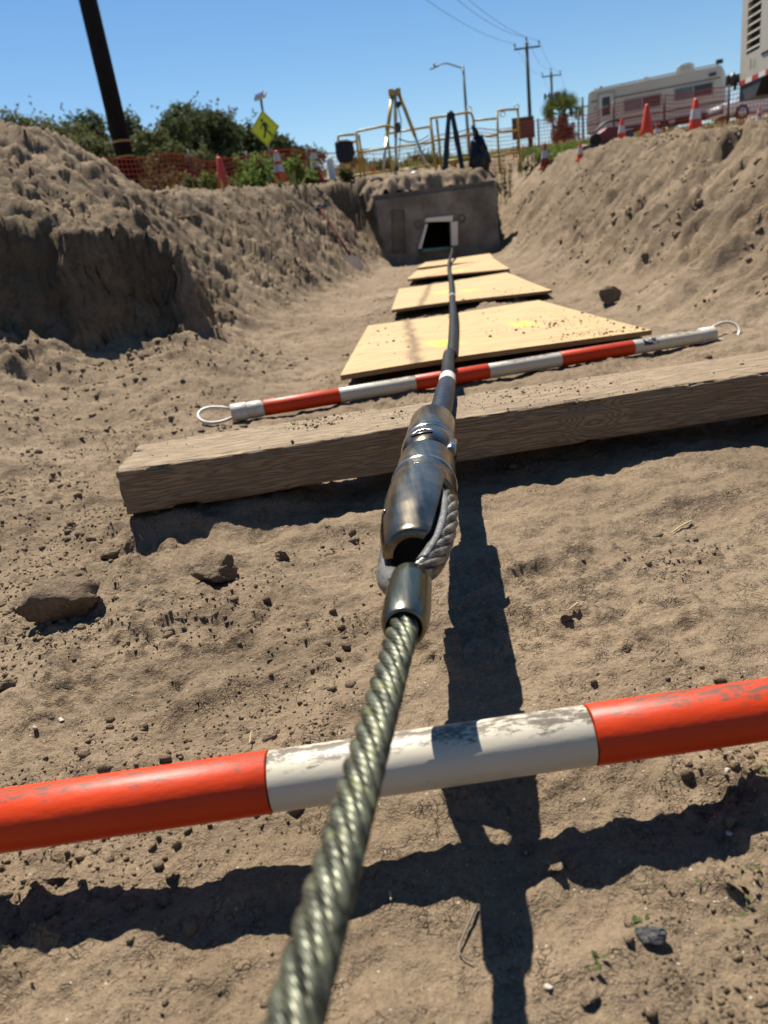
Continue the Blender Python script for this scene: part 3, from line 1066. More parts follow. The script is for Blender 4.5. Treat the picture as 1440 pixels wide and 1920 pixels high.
def sheet(label, corners, spots, smears, lift, thick=.019, bend=.01):
    """corners near-left, near-right, far-right, far-left on the ground"""
    nl, nr, fr, fl = [Vector((*c, 0)) for c in corners]
    cen = (nl + nr + fr + fl) / 4
    ex = (nr - nl).normalized()
    ang = math.atan2(ex.y, ex.x)
    t = thing('plywood_sheet', label, 'plywood sheet', (cen.x, cen.y, lift), ang, 'plywood sheets laid along the trench floor')
    inv = Matrix.Rotation(-ang, 3, 'Z')
    P = [inv @ (p - cen) for p in (nl, nr, fr, fl)]
    nx, ny = 24, 24
    Vt, Ft = [], []
    for k in (0, 1):
        for j in range(ny + 1):
            for i in range(nx + 1):
                a_, c_ = i / nx, j / ny
                p = (P[0] * (1 - a_) + P[1] * a_) * (1 - c_) + (P[3] * (1 - a_) + P[2] * a_) * c_
                zz = bend * math.sin(3.1 * a_ + 1) * math.cos(2.6 * c_) + bend * (1 - c_) * 1.5
                Vt.append((p.x, p.y, zz + (thick if k else 0)))
    st_ = (nx + 1) * (ny + 1)
    g = lambda k, i, j: k * st_ + j * (nx + 1) + i
    top = [(g(1, i, j), g(1, i + 1, j), g(1, i + 1, j + 1), g(1, i, j + 1)) for j in range(ny) for i in range(nx)]
    b = MB()
    b.add(Vt[st_:], [tuple(q - st_ for q in f) for f in top], True)
    b.build('face_veneer', plywood_mat('plywood_face', spots, smears), t)
    bot = [(g(0, i, j), g(0, i, j + 1), g(0, i + 1, j + 1), g(0, i + 1, j)) for j in range(ny) for i in range(nx)]
    sd = [(g(0, i, 0), g(0, i + 1, 0), g(1, i + 1, 0), g(1, i, 0)) for i in range(nx)] + \
         [(g(0, i, ny), g(1, i, ny), g(1, i + 1, ny), g(0, i + 1, ny)) for i in range(nx)] + \
         [(g(0, 0, j), g(1, 0, j), g(1, 0, j + 1), g(0, 0, j + 1)) for j in range(ny)] + \
         [(g(0, nx, j), g(0, nx, j + 1), g(1, nx, j + 1), g(1, nx, j)) for j in range(ny)]
    b = MB()
    b.add(Vt, bot + sd)
    b.build('ply_core', M['ply_edge'], t)
    SHEETS[t] = (P, bend, thick, lift)
    return t


def gpt(px, py, z=.035):
    p = atz(px, py, z)
    return (p.x, p.y)


def localspots(corners, pix, r, lift):
    nl, nr, fr, fl = [Vector((*c, 0)) for c in corners]
    cen = (nl + nr + fr + fl) / 4
    ex = (nr - nl).normalized()
    inv = Matrix.Rotation(-math.atan2(ex.y, ex.x), 3, 'Z')
    out = []
    for px, py in pix:
        p = inv @ (Vector((*gpt(px, py, lift + .02), 0)) - cen)
        out.append((p.x, p.y, r))
    return out


SHEETS = {}
SH = [
    ('nearest plywood sheet, largest in view, with two yellow spray marks', [(640, 716), (1222, 622), (1010, 565), (690, 608)], [(832, 650), (982, 610)], [(775, 655)], .024),
    ('second plywood sheet from the front, staggered behind the nearest one', [(735, 588), (1035, 546), (950, 512), (748, 540)], [(828, 551), (882, 547)], [(796, 560)], .024),
    ('third plywood sheet, short in view, before the one at the vault', [(764, 528), (956, 505), (926, 486), (782, 506)], [(860, 510)], [(808, 520)], .03),
    ('farthest plywood sheet, touching the foot of the concrete vault', [(782, 506), (927, 488), (919, 476), (800, 489)], [(862, 487)], [], .012),
]
for lab, pix, spots, smears, lift in SH:
    c = [gpt(*q, lift + .019) for q in pix]
    sheet(lab, c, localspots(c, spots, .085, lift), [(x - .23 * y, y, r) for x, y, r in localspots(c, smears, .03, lift)], lift)

# ------------------------------------------------------------------ timber across the trench
tl = atz(218, 886, .14)
trr = atz(1440, 699, .14)
tdir = (trr - tl)
tdir.z = 0
ang = math.atan2(tdir.y, tdir.x)
TLEN, TWID, THK = 2.35, .215, .096
t_or = Vector((tl.x, tl.y, .044))
timber = thing('timber_beam', 'grey weathered timber beam lying across the trench under the cable', 'timber', t_or, ang)
rc_, ncn = .007, 5
per_ = []                                   # rounded section: (y, z, outward y, outward z, corner weight)
for cy, cz, a0 in ((TWID - rc_, rc_, -90), (TWID - rc_, THK - rc_, 0), (rc_, THK - rc_, 90), (rc_, rc_, 180)):
    for k in range(ncn):
        a_ = R(a0 + 90 * k / (ncn - 1))
        per_.append((cy + rc_ * math.cos(a_), cz + rc_ * math.sin(a_), math.cos(a_), math.sin(a_), 1.0))
full = []
for k, p in enumerate(per_):
    full.append(p)
    if k % ncn == ncn - 1:
        q = per_[(k + 1) % len(per_)]
        m_ = 11 if abs(p[0] - q[0]) > abs(p[1] - q[1]) else 6
        for t_ in range(1, m_):
            f_ = t_ / m_
            full.append((p[0] + (q[0] - p[0]) * f_, p[1] + (q[1] - p[1]) * f_, p[2], p[3], 0.0))
sec_ = np.array(full)
xs_t = np.linspace(0, TLEN, 360)
XX, SS = np.meshgrid(xs_t, np.arange(len(sec_)), indexing='ij')
yy, zz, oy, oz, cw = (sec_[SS, k] for k in range(5))
sd_c = yy * 31.7 + zz * 57.3
dsp = fbm(XX * 1.1, sd_c * 3.5, 2.0, 4, 201, .6) * .0016
chip = np.clip(fbm(XX, sd_c * .35, 6.5, 4, 202, .6) - .30, 0, 1) * .020 * cw
chip = chip + np.clip(fbm(XX, sd_c * .2, 1.3, 3, 203) - .25, 0, 1) * .008 * cw
crack = np.exp(-((zz - .043 - .006 * fbm(XX, XX * 0, 2.5, 3, 204)) / .0022) ** 2) * (oy < -.5) * sstep(.75, .2, XX) * .003
dsp = dsp - chip - crack
xo = XX + np.where(XX < .002, (yy > .1) * .05 + fbm(yy, zz, 30, 3, 205) * .004, 0)
sag = .004 * np.sin(XX * 1.7 + .5)
VT_ = np.stack([xo, yy + oy * dsp, zz + oz * dsp + sag], -1).reshape(-1, 3)
nS = len(sec_)
ix_ = np.arange(len(xs_t) * nS).reshape(len(xs_t), nS)
rl_ = np.roll(ix_, -1, axis=1)
FT_ = np.stack([ix_[:-1].ravel(), ix_[1:].ravel(), rl_[1:].ravel(), rl_[:-1].ravel()], 1)
cen_ = np.array([[.022, TWID / 2, THK / 2], [TLEN, TWID / 2, THK / 2]])
n0_ = len(VT_)
T0 = np.stack([ix_[0], np.full(nS, n0_), rl_[0]], 1)
T1 = np.stack([ix_[-1], rl_[-1], np.full(nS, n0_ + 1)], 1)
link_obj('beam', np_mesh('beam', np.concatenate([VT_, cen_]), FT_, np.concatenate([T0, T1])), M['timber'], timber)


# crumbs of soil lying on the timber and on the plywood
def place_crumbs(n, sizes):
    out, ss = [], []
    ca, sa = math.cos(ang), math.sin(ang)
    for lx, ly, rx, ry, k in ((.42, .16, .05, .035, 170), (.60, .10, .03, .03, 60), (.86, .14, .12, .05, 200), (1.05, .10, .10, .06, 90), (.2, .1, .15, .07, 30), (1.5, .1, .3, .07, 50)):
        x = rng.normal(lx, rx, k)
        y = np.clip(rng.normal(ly, ry, k), .012, TWID - .012)
        s_ = np.clip(.0011 * (rng.pareto(2.5, k) + 1), 0, .005)
        out.append(np.stack([t_or.x + x * ca - y * sa, t_or.y + x * sa + y * ca, t_or.z + THK + .004 * np.sin(x * 1.7 + .5) + s_ * .3], 1))
        ss.append(s_)
    for px, py, rx, ry, k, z in ((1060, 600, .16, .12, 160, .062), (1130, 618, .10, .05, 120, .064), (930, 600, .3, .3, 60, .062), (880, 560, .2, .2, 30, .055), (950, 545, .15, .2, 60, .06), (720, 640, .1, .3, 40, .062)):
        p = atz(px, py, z)
        x, y = rng.normal(p.x, rx, k), rng.normal(p.y, ry, k)
        s_ = np.clip(.002 * (rng.pareto(2.5, k) + 1), 0, .009)
        hh = np.array([SHEET_Z(a_, c_) for a_, c_ in zip(x, y)])
        ok = hh > 0
        out.append(np.stack([x[ok], y[ok], hh[ok] + s_[ok] * .3], 1))
        ss.append(s_[ok])
    return np.concatenate(out), np.concatenate(ss)


def SHEET_Z(x, y):
    """height of the plywood's top at a point, -1 off the sheets"""
    for ob in SHEETS:
        inv = ob.matrix_basis.inverted()
        q = inv @ Vector((x, y, 0))
        P, bend, thick, lift = SHEETS[ob]
        ok, loc, nor, fi = ob.children[0].ray_cast(Vector((q.x, q.y, 1)), Vector((0, 0, -1)))
        if ok:
            return loc.z + lift
    return -1


bpy.context.view_layer.update()
scatter('gravel', 0, 1, (0, 0), place_crumbs, M['clod'], smooth=True)

# ------------------------------------------------------------------ striped plastic poles
def pole(name, label, p0, p1, r, bands, caps, loops):
    """bands: list of (length, colour)"""
    p0, p1 = Vector(p0), Vector(p1)
    d = (p1 - p0)
    L = d.length
    q = d.to_track_quat('X', 'Z')
    t = thing(name, label, 'striped pole', p0, 0, 'red and white striped barrier poles')
    t.rotation_mode = 'QUATERNION'
    t.rotation_quaternion = q
    x = 0.0
    for ln, col in bands:
        b = MB()
        e_ = .0006
        rr = r + (.0006 if col == 'red' else 0)
        b.lathe((x + e_, 0, 0), (1, 0, 0), [(0, rr - .0006), (.001, rr), (ln - 2 * e_ - .001, rr), (ln - 2 * e_, rr - .0006)], 40)
        b.build('red_band' if col == 'red' else 'white_band', M['red_pvc'] if col == 'red' else M['white_pvc'], t)
        x += ln
    for (cx, ln, rr) in caps:
        b = MB()
        b.lathe((cx, 0, 0), (1, 0, 0), [(0, rr - .003), (.002, rr), (ln - .004, rr), (ln, rr - .003)], 40)
        b.build('end_cap', M['white_cap'], t)
    for (cx, sgn, ext, tilt) in loops:
        pts = []
        for k in range(25):
            a_ = math.pi * (k / 24)
            w_ = .050 * math.cos(a_) * (.45 + .75 * math.sin(a_) ** .7)
            pts.append((cx + sgn * ext * math.sin(a_) ** .9, w_ * math.cos(tilt), w_ * math.sin(tilt) + .008 * math.sin(a_)))
        b = MB()
        b.tube(pts, .0055, 8)
        b.build('end_loop', M['white_cap'], t)
    return t


n0, n1 = atz(508, 1465, .085), atz(1105, 1378, .085)
nd = (n1 - n0)
SEG = nd.length
nd.normalize()
pole('striped_pole', 'near striped pole crossing the foreground under the wire rope', n0 - nd * (2 * SEG), n0 + nd * (4 * SEG), .0262,
     [(SEG, 'white'), (SEG, 'red'), (SEG, 'white'), (SEG, 'red'), (SEG, 'white'), (SEG, 'white')],
     [(-.004, .06, .030), (SEG * 6 - .056, .06, .030)], [(0, -1, .09, .3), (SEG * 6, 1, .09, .3)])
f0, f1 = atz(433, 775, .034), atz(1336, 627, .034)
fd = (f1 - f0)
FL = fd.length
pix = [433, 495, 636, 778, 915, 1050, 1185, 1336]
xs_ = [0]
for px in pix[1:]:
    py = 775 + (627 - 775) * (px - 433) / (1336 - 433)
    xs_.append((atz(px, py, .034) - f0).length)
farp = pole('striped_pole', 'far striped pole with white end loops lying before the plywood', f0, f1, .0262,
            [(b_ - a_, c) for a_, b_, c in zip(xs_[:-1], xs_[1:], ['white', 'red', 'white', 'red', 'white', 'red', 'white'])],
            [(0, .055, .0295), (.055, .05, .0280), (FL - .055, .06, .0295)], [(0, -1, .105, .5), (FL, 1, .105, .75)])
b = MB()
k0 = xs_[6] + .035
for i in range(7):
    for j in range(1):
        pass
ring = [[(k0 + .055 * u_, -.0266 * math.cos(a_), .0266 * math.sin(a_)) for a_ in np.linspace(.15, 1.2, 7)] for u_ in (0, 1)]
b.add(ring[0] + ring[1], [(i, i + 1, 8 + i, 7 + i) for i in range(6)], True)
b.build('sticker', M['sticker'], farp)

# ------------------------------------------------------------------ swivel, wire rope, cable
A0 = Vector((.004, .528, .225))
A1 = Vector((.103, 1.259, .203))
AX = (A1 - A0).normalized()
ALEN = (A1 - A0).length
AR = Vector((1, 0, 0))
AR = (AR - AX * AR.dot(AX)).normalized()      # to the right
AU = AR.cross(AX).normalized()                # up
if AU.z < 0:
    AU = -AU


def ap(s, x=0.0, z=0.0):
    return A0 + AX * s + AR * x + AU * z


swivel = thing('pulling_swivel', 'oily steel pulling swivel joining the wire rope to the black cable', 'swivel', ap(.4), 0, None, True)


def shell(name, m, parent, cut, prof_o, s_end, n=48):
    """tube whose near end is cut on a slant: cut(theta) gives the start, prof_o(s) the outer radius"""
    ts = np.concatenate([[0, .004, .012], np.linspace(.03, 1, 90)])
    Vt = []
    rows = []
    for t in ts:
        row = []
        for j in range(n):
            th = 2 * math.pi * j / n
            s = cut(th) + (s_end - cut(th)) * t
            r = prof_o(s) - (.0022 if t == 0 else .0007 if t == .004 else 0)
            row.append(len(Vt))
            Vt.append(ap(s, r * math.cos(th), r * math.sin(th)))
        rows.append(row)
    inner = []
    for t in ts:
        row = []
        for j in range(n):
            th = 2 * math.pi * j / n
            s = cut(th) + (s_end - .03 - cut(th)) * t
            r = prof_o(s) - .0105 + (.0012 if t == 0 else 0)
            row.append(len(Vt))
            Vt.append(ap(s, r * math.cos(th), r * math.sin(th)))
        inner.append(row)
    Fo, Fi = [], []
    for a_, b_ in zip(rows[:-1], rows[1:]):
        Fo += [(a_[j], a_[(j + 1) % n], b_[(j + 1) % n], b_[j]) for j in range(n)]
    Fo += [(rows[0][j], inner[0][j], inner[0][(j + 1) % n], rows[0][(j + 1) % n]) for j in range(n)]
    for a_, b_ in zip(inner[:-1], inner[1:]):
        Fi += [(a_[j], b_[j], b_[(j + 1) % n], a_[(j + 1) % n]) for j in range(n)]
    b = MB()
    b.add(Vt, Fo, True)
    b.f.append(tuple(rows[-1]))
    b.sm.append(False)
    o1 = b.build(name, m, parent)
    b = MB()
    b.add(Vt, Fi, True)
    b.f.append(tuple(inner[-1]))
    b.sm.append(False)
    b.build('bore', M['bore'], parent)
    return o1


def near_prof(s):
    return float(np.interp(s, [.146, .152, .175, .21, .25, .29, .335, .345, .352, .372, .379, .386, .47, .482], [.0300, .0318, .0358, .0400, .0424, .0432, .0428, .0424, .0412, .0410, .0420, .0410, .0402, .0375]))


def near_cut(th):
    def slot(c, half):
        dd = abs((th - c + math.pi) % (2 * math.pi) - math.pi)
        k = min(max((half + .09 - dd) / .18, 0), 1)
        return k * k * (3 - 2 * k)
    return .147 + .160 * slot(R(14), R(36)) + .10 * slot(R(216), R(30))


shell('clevis_body', M['steel'], swivel, near_cut, near_prof, .482, 120)
b = MB()
b.lathe(ap(.377), AX, [(0, .0412), (.002, .0428), (.006, .0428), (.008, .0412)], 48, cap=False)
b.build('weld_ring', M['bright_steel'], swivel)
b = MB()
b.lathe(ap(.478), AX, [(0, .029), (.016, .029)], 32)
b.build('swivel_neck', M['bore'], swivel)
b = MB()
prof = [(.486, .024), (.4885, .0325), (.494, .0365), (.505, .0395), (.52, .0412), (.545, .0416), (.566, .0408), (.570, .0398), (.576, .0398), (.579, .0408), (.60, .0402), (.727, .0392), (.7315, .0378), (.7325, .030)]
b.lathe(A0, AX, prof, 48)
b.build('rear_body', M['steel'], swivel)
b = MB()
b.lathe(ap(.570), AX, [(0, .0402), (.002, .0414), (.005, .0414), (.007, .0402)], 48, cap=False)
b.build('weld_ring', M['bright_steel'], swivel)


def radial_disc(name, s, th, rad, rr, ra, m, h=.0008):
    """an oval spot that follows the surface"""
    b = MB()
    P = []
    for k in range(20):
        a_ = 2 * math.pi * k / 20
        tt = th + rr * math.cos(a_) / rad
        P.append(ap(s + ra * math.sin(a_), (rad + h) * math.cos(tt), (rad + h) * math.sin(tt)))
    c0 = ap(s, (rad + h) * math.cos(th), (rad + h) * math.sin(th))
    b.add(P + [c0], [(k, (k + 1) % 20, 20) for k in range(20)], True)
    b.build(name, m, swivel)
    b = MB()
    b.tube([p for p in P] + [P[0]], .0008, 6, cap=False)
    b.build(name + '_rim', M['bright_steel'], swivel)


radial_disc('pin_hole', .518, 1.70, .0412, .0165, .0105, M['bore'])
radial_disc('drain_hole', .225, 2.55, .0413, .0035, .004, M['bore'])
b = MB()
b.tube([ap(.535, .0405 * math.cos(.42), .0405 * math.sin(.42)), ap(.482, .0375 * math.cos(.42), .0375 * math.sin(.42))], .0075, 10)
b.build('lock_pin', M['bright_steel'], swivel)
b = MB()
b.lathe(A0, AX, [(.152, .019), (.155, .0235), (.165, .0265), (.20, .030), (.31, .032)], 40)
b.build('bore', M['bore'], swivel)
b = MB()
b.tube([ap(.275, -.030, 0.0), ap(.275, .030, 0.0)], .010, 20)
b.build('clevis_pin', M['bore'], swivel)


def helix(path, rad, turns, phase, n):
    """strand centre line wound round a path given as a function of 0..1"""
    pts = []
    for i in range(n + 1):
        t = i / n
        p = path(t)
        tg = (path(min(t + .01, 1)) - path(max(t - .01, 0))).normalized()
        u = (AR - tg * AR.dot(tg)).normalized()
        w_ = tg.cross(u)
        a_ = phase + turns * 2 * math.pi * t
        pts.append(p + u * (math.cos(a_) * rad) + w_ * (math.sin(a_) * rad))
    return pts


def strand_mesh(name, pts, R_, m, parent, nw=9, per=4, lay=.055, sgn=-1):
    """one strand: its section is a ring of round wires that turns along the strand"""
    wr = R_ * math.sin(math.pi / nw) / (1 + math.sin(math.pi / nw))
    rc = R_ - wr
    sec = []
    for i in range(nw):
        for k in range(per):
            b_ = math.pi * (-.5 + (k + .5) / per) * 1.05
            x = rc + wr * math.cos(b_)
            y = wr * math.sin(b_)
            sec.append((math.hypot(x, y), 2 * math.pi * i / nw + math.atan2(y, x)))
    n = len(sec)
    P = np.array([list(p) for p in pts])
    Tn = np.gradient(P, axis=0)
    Tn /= np.linalg.norm(Tn, axis=1)[:, None]
    L_ = np.concatenate([[0], np.cumsum(np.linalg.norm(np.diff(P, axis=0), axis=1))])
    u = np.cross(Tn[0], [.3, .2, 1.0])
    rr, aa = np.array([q[0] for q in sec]), np.array([q[1] for q in sec])
    rows = []
    for i in range(len(P)):
        u = u - Tn[i] * (u @ Tn[i])
        u /= np.linalg.norm(u)
        w_ = np.cross(Tn[i], u)
        ph = aa + sgn * 2 * math.pi * L_[i] / lay
        rows.append(P[i] + (np.cos(ph) * rr)[:, None] * u + (np.sin(ph) * rr)[:, None] * w_)
    V_ = np.concatenate(rows) - np.array(parent.location)
    j = np.arange(n)
    F_ = np.concatenate([np.stack([i * n + j, i * n + (j + 1) % n, (i + 1) * n + (j + 1) % n, (i + 1) * n + j], 1) for i in range(len(P) - 1)])
    return link_obj(name, np_mesh(name, V_, F_), m, parent)


rope = thing('wire_rope', 'thick greenish steel wire rope running from the foreground to the swivel', 'wire rope', ap(0), 0, None, True)
Z0 = A0 + AX * .012
d2 = sight(554, 1900)
P2 = EYE + d2 * (.296 / FPX)
back = Z0 + (P2 - Z0) * 3.4


def rope_path(t):
    p = Z0.lerp(back, t)
    return p


RL = (back - Z0).length
for k in range(6):
    strand_mesh('strand', helix(rope_path, .0086, -RL / .108, k * math.pi / 3, 420), .00425, M['rope'], rope)
b = MB()
b.tube([rope_path(t / 20) for t in range(21)], .0046, 8)
b.build('rope_core', M['bore'], rope)  # core blackened to paint shade into the gaps between strands
# pressed sleeve that closes the eye
b = MB()
b.lathe(A0 + AX * .000, AX, [(.018, .0125), (.002, .0128), (0, .0142), (-.001, .0165), (.002, .0180), (.012, .0200), (.035, .0205), (.070, .0196), (.090, .0190), (.092, .0175), (.092, .004)], 40, cap=False)
b.build('sleeve', M['socket_steel'], rope)
b = MB()
b.lathe(A0 + AX * .016, AX, [(0, .0135), (.001, .003)], 24)
b.build('sleeve_bore', M['bore'], rope)
# the eye: two legs that part at the sleeve and run into the clevis
CTL = [(.088, .005, .002), (.12, .018, .005), (.16, .0285, .009), (.21, .0335, .013), (.26, .0325, .015), (.298, .022, .012), (.308, .0, .003),
       (.298, -.022, -.010), (.26, -.0300, -.018), (.21, -.0315, -.022), (.16, -.0285, -.021), (.12, -.020, -.014), (.088, -.006, -.004)]
cs = np.array(CTL)


def eye_path(t):
    q = t * (len(CTL) - 1)
    i = int(min(max(math.floor(q), 0), len(CTL) - 2))
    f = q - i
    p = [cs[max(i - 1, 0)], cs[i], cs[i + 1], cs[min(i + 2, len(CTL) - 1)]]
    v = .5 * ((2 * p[1]) + (-p[0] + p[2]) * f + (2 * p[0] - 5 * p[1] + 4 * p[2] - p[3]) * f * f + (-p[0] + 3 * p[1] - 3 * p[2] + p[3]) * f ** 3)
    return ap(*v)


for k in range(6):
    strand_mesh('eye_strand', helix(eye_path, .0075, 3.6, k * math.pi / 3, 220), .0040, M['eye_rope'], rope, lay=.045, sgn=1)
b = MB()
b.tube([eye_path(t / 60) for t in range(61)], .0052, 8)
b.build('eye_core', M['bore'], rope)
# grey liner bent round the inside of the eye
pts_l = []
for t in np.linspace(.06, .97, 60):
    p = eye_path(t)
    c_ = ap(.19, 0, .004)
    tg = (eye_path(min(t + .01, 1)) - eye_path(max(t - .01, 0))).normalized()
    inw = (c_ - p)
    inw = (inw - tg * inw.dot(tg)).normalized()
    pts_l.append((p, tg, inw))
b = MB()
ring_n = 9
VV = []
for p, tg, inw in pts_l:
    sd = tg.cross(inw).normalized()
    for j in range(ring_n):
        a_ = math.radians(-105 + 210 * j / (ring_n - 1))
        VV.append(p + inw * (math.cos(a_) * .0128) + sd * (math.sin(a_) * .0128))
b.add(VV, [(i * ring_n + j, i * ring_n + j + 1, (i + 1) * ring_n + j + 1, (i + 1) * ring_n + j) for i in range(len(pts_l) - 1) for j in range(ring_n - 1)], True)
lin = b.build('thimble_liner', M['grey_rubber'], rope)
sd_ = lin.modifiers.new('thick', 'SOLIDIFY')
sd_.thickness = .002
# liner wrap hanging out at the left leg
b = MB()
b.tube([eye_path(t) for t in np.linspace(.80, .985, 14)], [.010, .0125, .0128, .0136, .0126, .0130, .0138, .0128, .0136, .0126, .0134, .0128, .012, .010], 20)
b.build('thimble_liner', M['grey_rubber'], rope)

cable = thing('cable', 'long black cable running from the swivel into the vault opening', 'cable', A1, 0, None, True)
u_in, z_in = front_uz(838, 468)
cp = [ap(.728), ap(.79), at(823, 783, 1.47), at(834, 737, 1.72), at(839, 711, 2.14), Vector((.308, 2.74, .083)), Vector((*gpt(848, 660, .074), .074)),
      Vector((*gpt(850, 600, .076), .076)), Vector((*gpt(848, 560, .062), .068)), Vector((*gpt(846, 530, .07), .078)), Vector((*gpt(842, 497, .07), .082)), vp(u_in, -.3, z_in + .02), vp(u_in + .05, .6, z_in + .04), vp(u_in + .1, 2.2, z_in - .1)]
print('cable', [tuple(round(q, 3) for q in p) for p in cp])


def spline(P, n):
    out = []
    for i in range(len(P) - 1):
        p0, p1, p2, p3 = P[max(i - 1, 0)], P[i], P[i + 1], P[min(i + 2, len(P) - 1)]
        for k in range(n):
            f = k / n
            out.append(.5 * ((2 * p1) + (p2 - p0) * f + (2 * p0 - 5 * p1 + 4 * p2 - p3) * f * f + (3 * p1 - p0 - 3 * p2 + p3) * f ** 3))
    out.append(P[-1])
    return out


cl_ = spline(cp, 14)
b = MB()
b.tube(cl_, .0212, 20)
b.build('jacket', M['jacket'], cable)
wrap = [p for p in cl_ if p.y < 2.02]
fine_w = spline(wrap[::7] + [wrap[-1]], 30)
rad = [.0226 + .0009 * ((i % 8) / 8.0) for i in range(len(fine_w))]
b = MB()
b.tube(fine_w, rad, 28)
b.build('tape_wrap', M['tape'], cable)
wt = [p for p in spline(cp, 60) if 1.98 < p.y < 2.16]
b = MB()
b.tube(wt, .0238, 28)
b.build('white_tape', M['white_tape'], cable)
b = MB()
ring = [p for p in spline(cp, 120) if 5.25 < p.y < 5.31]
if len(ring) > 1:
    b.tube(ring, .0225, 20)
    b.build('white_tape', M['white_tape'], cable)
#@@PART3
# ------------------------------------------------------------------ things on the ground near the camera
def single_rock(label, px, py, wpx, seed, m='rock', flat=.7, name='rock', cat='rock', group=None, sub=4, sink=.25, long=1.25):
    p = hit(px, py)
    dist = (p - EYE).length
    r = wpx / FPX * dist / 2
    rg = np.random.default_rng(seed)
    v, f = ico(sub)
    s_ = v.copy()
    for _ in range(11):
        q = rg.normal(size=3)
        q /= np.linalg.norm(q)
        h = v @ q
        s_ -= np.clip(s_ @ q - rg.uniform(.38, .85), 0, None)[:, None] * q[None]
    s_ *= 1 + (fbm(v[:, 0] + seed + v[:, 2] * .7, v[:, 1] + v[:, 2], 2.2, 5, seed, .55) * .16)[:, None]
    s_ *= np.array([long, 1.0, flat]) * r / long
    o = link_obj(name, np_mesh(name, s_, F3=f, smooth=True), M[m])
    # pale/dark split edges stay crisp
    hgt = s_[:, 2].max() - s_[:, 2].min()
    o.location = (p.x, p.y, tz(p.x, p.y) - s_[:, 2].min() - hgt * sink)
    o.rotation_euler = (0, 0, rg.uniform(-.6, .6))
    return tag(o, label, cat, group)


single_rock('largest clod, broad and sandy, at the left edge of the trench floor', 122, 1150, 165, 5, flat=.95, group='earth clods on the trench floor', sink=.3, long=1.35)
single_rock('dark wedge-shaped clod between the large sandy clod and the rope', 404, 1085, 90, 9, flat=1.0, group='earth clods on the trench floor', sink=.3)
single_rock('small rounded sandy clod up the floor from the large clod', 212, 1046, 46, 12, flat=.6, group='earth clods on the trench floor')
single_rock('small dark clod just left of the swivel, alone on smooth sand', 530, 1046, 34, 15, flat=.7, group='earth clods on the trench floor')
single_rock('dark clod behind the left end of the timber beam, by the white loop', 414, 828, 40, 18, flat=.9, group='earth clods on the trench floor')
single_rock('clod half buried at the left frame edge beside the shadow strip', 12, 1290, 40, 21, flat=.7, group='earth clods on the trench floor')
single_rock('crumbly clod on the upper edge of the pole shadow at left', 97, 1648, 56, 24, flat=.6, group='earth clods in the foreground')
single_rock('pale round clod lying inside the pole shadow at left', 325, 1648, 32, 27, flat=.8, group='earth clods in the foreground')
single_rock('dark clod at the lower edge of the pole shadow left of the rope', 243, 1700, 34, 30, flat=.7, group='earth clods in the foreground')
single_rock('clod touching the sleeve shadow, just below the pole shadow', 990, 1597, 36, 33, flat=.7, group='earth clods in the foreground')
single_rock('clod with a flat sunlit top right of the sleeve shadow', 1064, 1622, 36, 36, flat=.7, group='earth clods in the foreground')
single_rock('brown clod in front of the flat-topped clod', 1040, 1640, 38, 39, flat=.6, group='earth clods in the foreground')
single_rock('dark grey angular stone alone on the bare ground at lower right', 1220, 1772, 46, 42, m='dark_rock', flat=.85, name='stone', cat='stone')
single_rock('rounded sandy lump near the bottom right of the ground', 1100, 1875, 44, 45, flat=.55, group='earth clods in the foreground')
single_rock('big block of earth at the foot of the right bank beside the plywood', 1140, 566, 44, 48, flat=1.0, group='earth clods on the banks', sink=.2)
single_rock('dark clod at the toe of the right bank above the pole loop', 1060, 1160, 30, 51, flat=.7, group='earth clods on the trench floor')
for lab, px, py, w_ in (('pale pebble lying left of the large red band', 117, 1356, 16), ('pinkish pebble beside the pale pebble at left', 68, 1371, 13), ('pale pebble right of the rope by the red band', 1363, 1450, 15),
                        ('white pebble at the bottom edge of the pole shadow at right', 1366, 1563, 20), ('shell-like white pebble at the bottom right', 1030, 1864, 18)):
    single_rock(lab, px, py, w_, int(px), m='pebble', flat=.7, name='pebble', cat='pebble', sub=2, group='pale pebbles on the sand')


def ground_stick(name, label, cat, pix, r, m, lift=.004):
    pts = []
    for px, py in pix:
        p = hit(px, py)
        pts.append(p + Vector((0, 0, lift)))
    b = MB()
    sp_ = spline(pts, 5)
    b.tube(sp_, [r * (1 - .5 * i / len(sp_)) for i in range(len(sp_))], 6)
    o = b.build(name, M[m])
    return tag(o, label, cat)


ground_stick('twig', 'thin grey bent twig beside the rope shadow in front', 'twig', [(896, 1712), (872, 1762), (862, 1800), (888, 1818)], .0012, 'twig')
ground_stick('straw', 'pale straw on the sand right of the swivel', 'straw', [(1296, 982), (1276, 994), (1257, 1005)], .0018, 'straw')
ground_stick('straw', 'short straw in the rough hollow right of the swivel shadow', 'straw', [(1084, 1140), (1066, 1152)], .0012, 'straw')
ground_stick('straw', 'tiny pale straw on the left by the timber end', 'straw', [(262, 1008), (270, 1017)], .0018, 'straw')
ground_stick('straw', 'yellow straw scrap just right of the near rope', 'straw', [(732, 1680), (735, 1700)], .0011, 'straw')
ground_stick('straw', 'straw standing up from the sand above the left red band', 'straw', [(470, 1402), (473, 1378)], .0008, 'straw', .006)


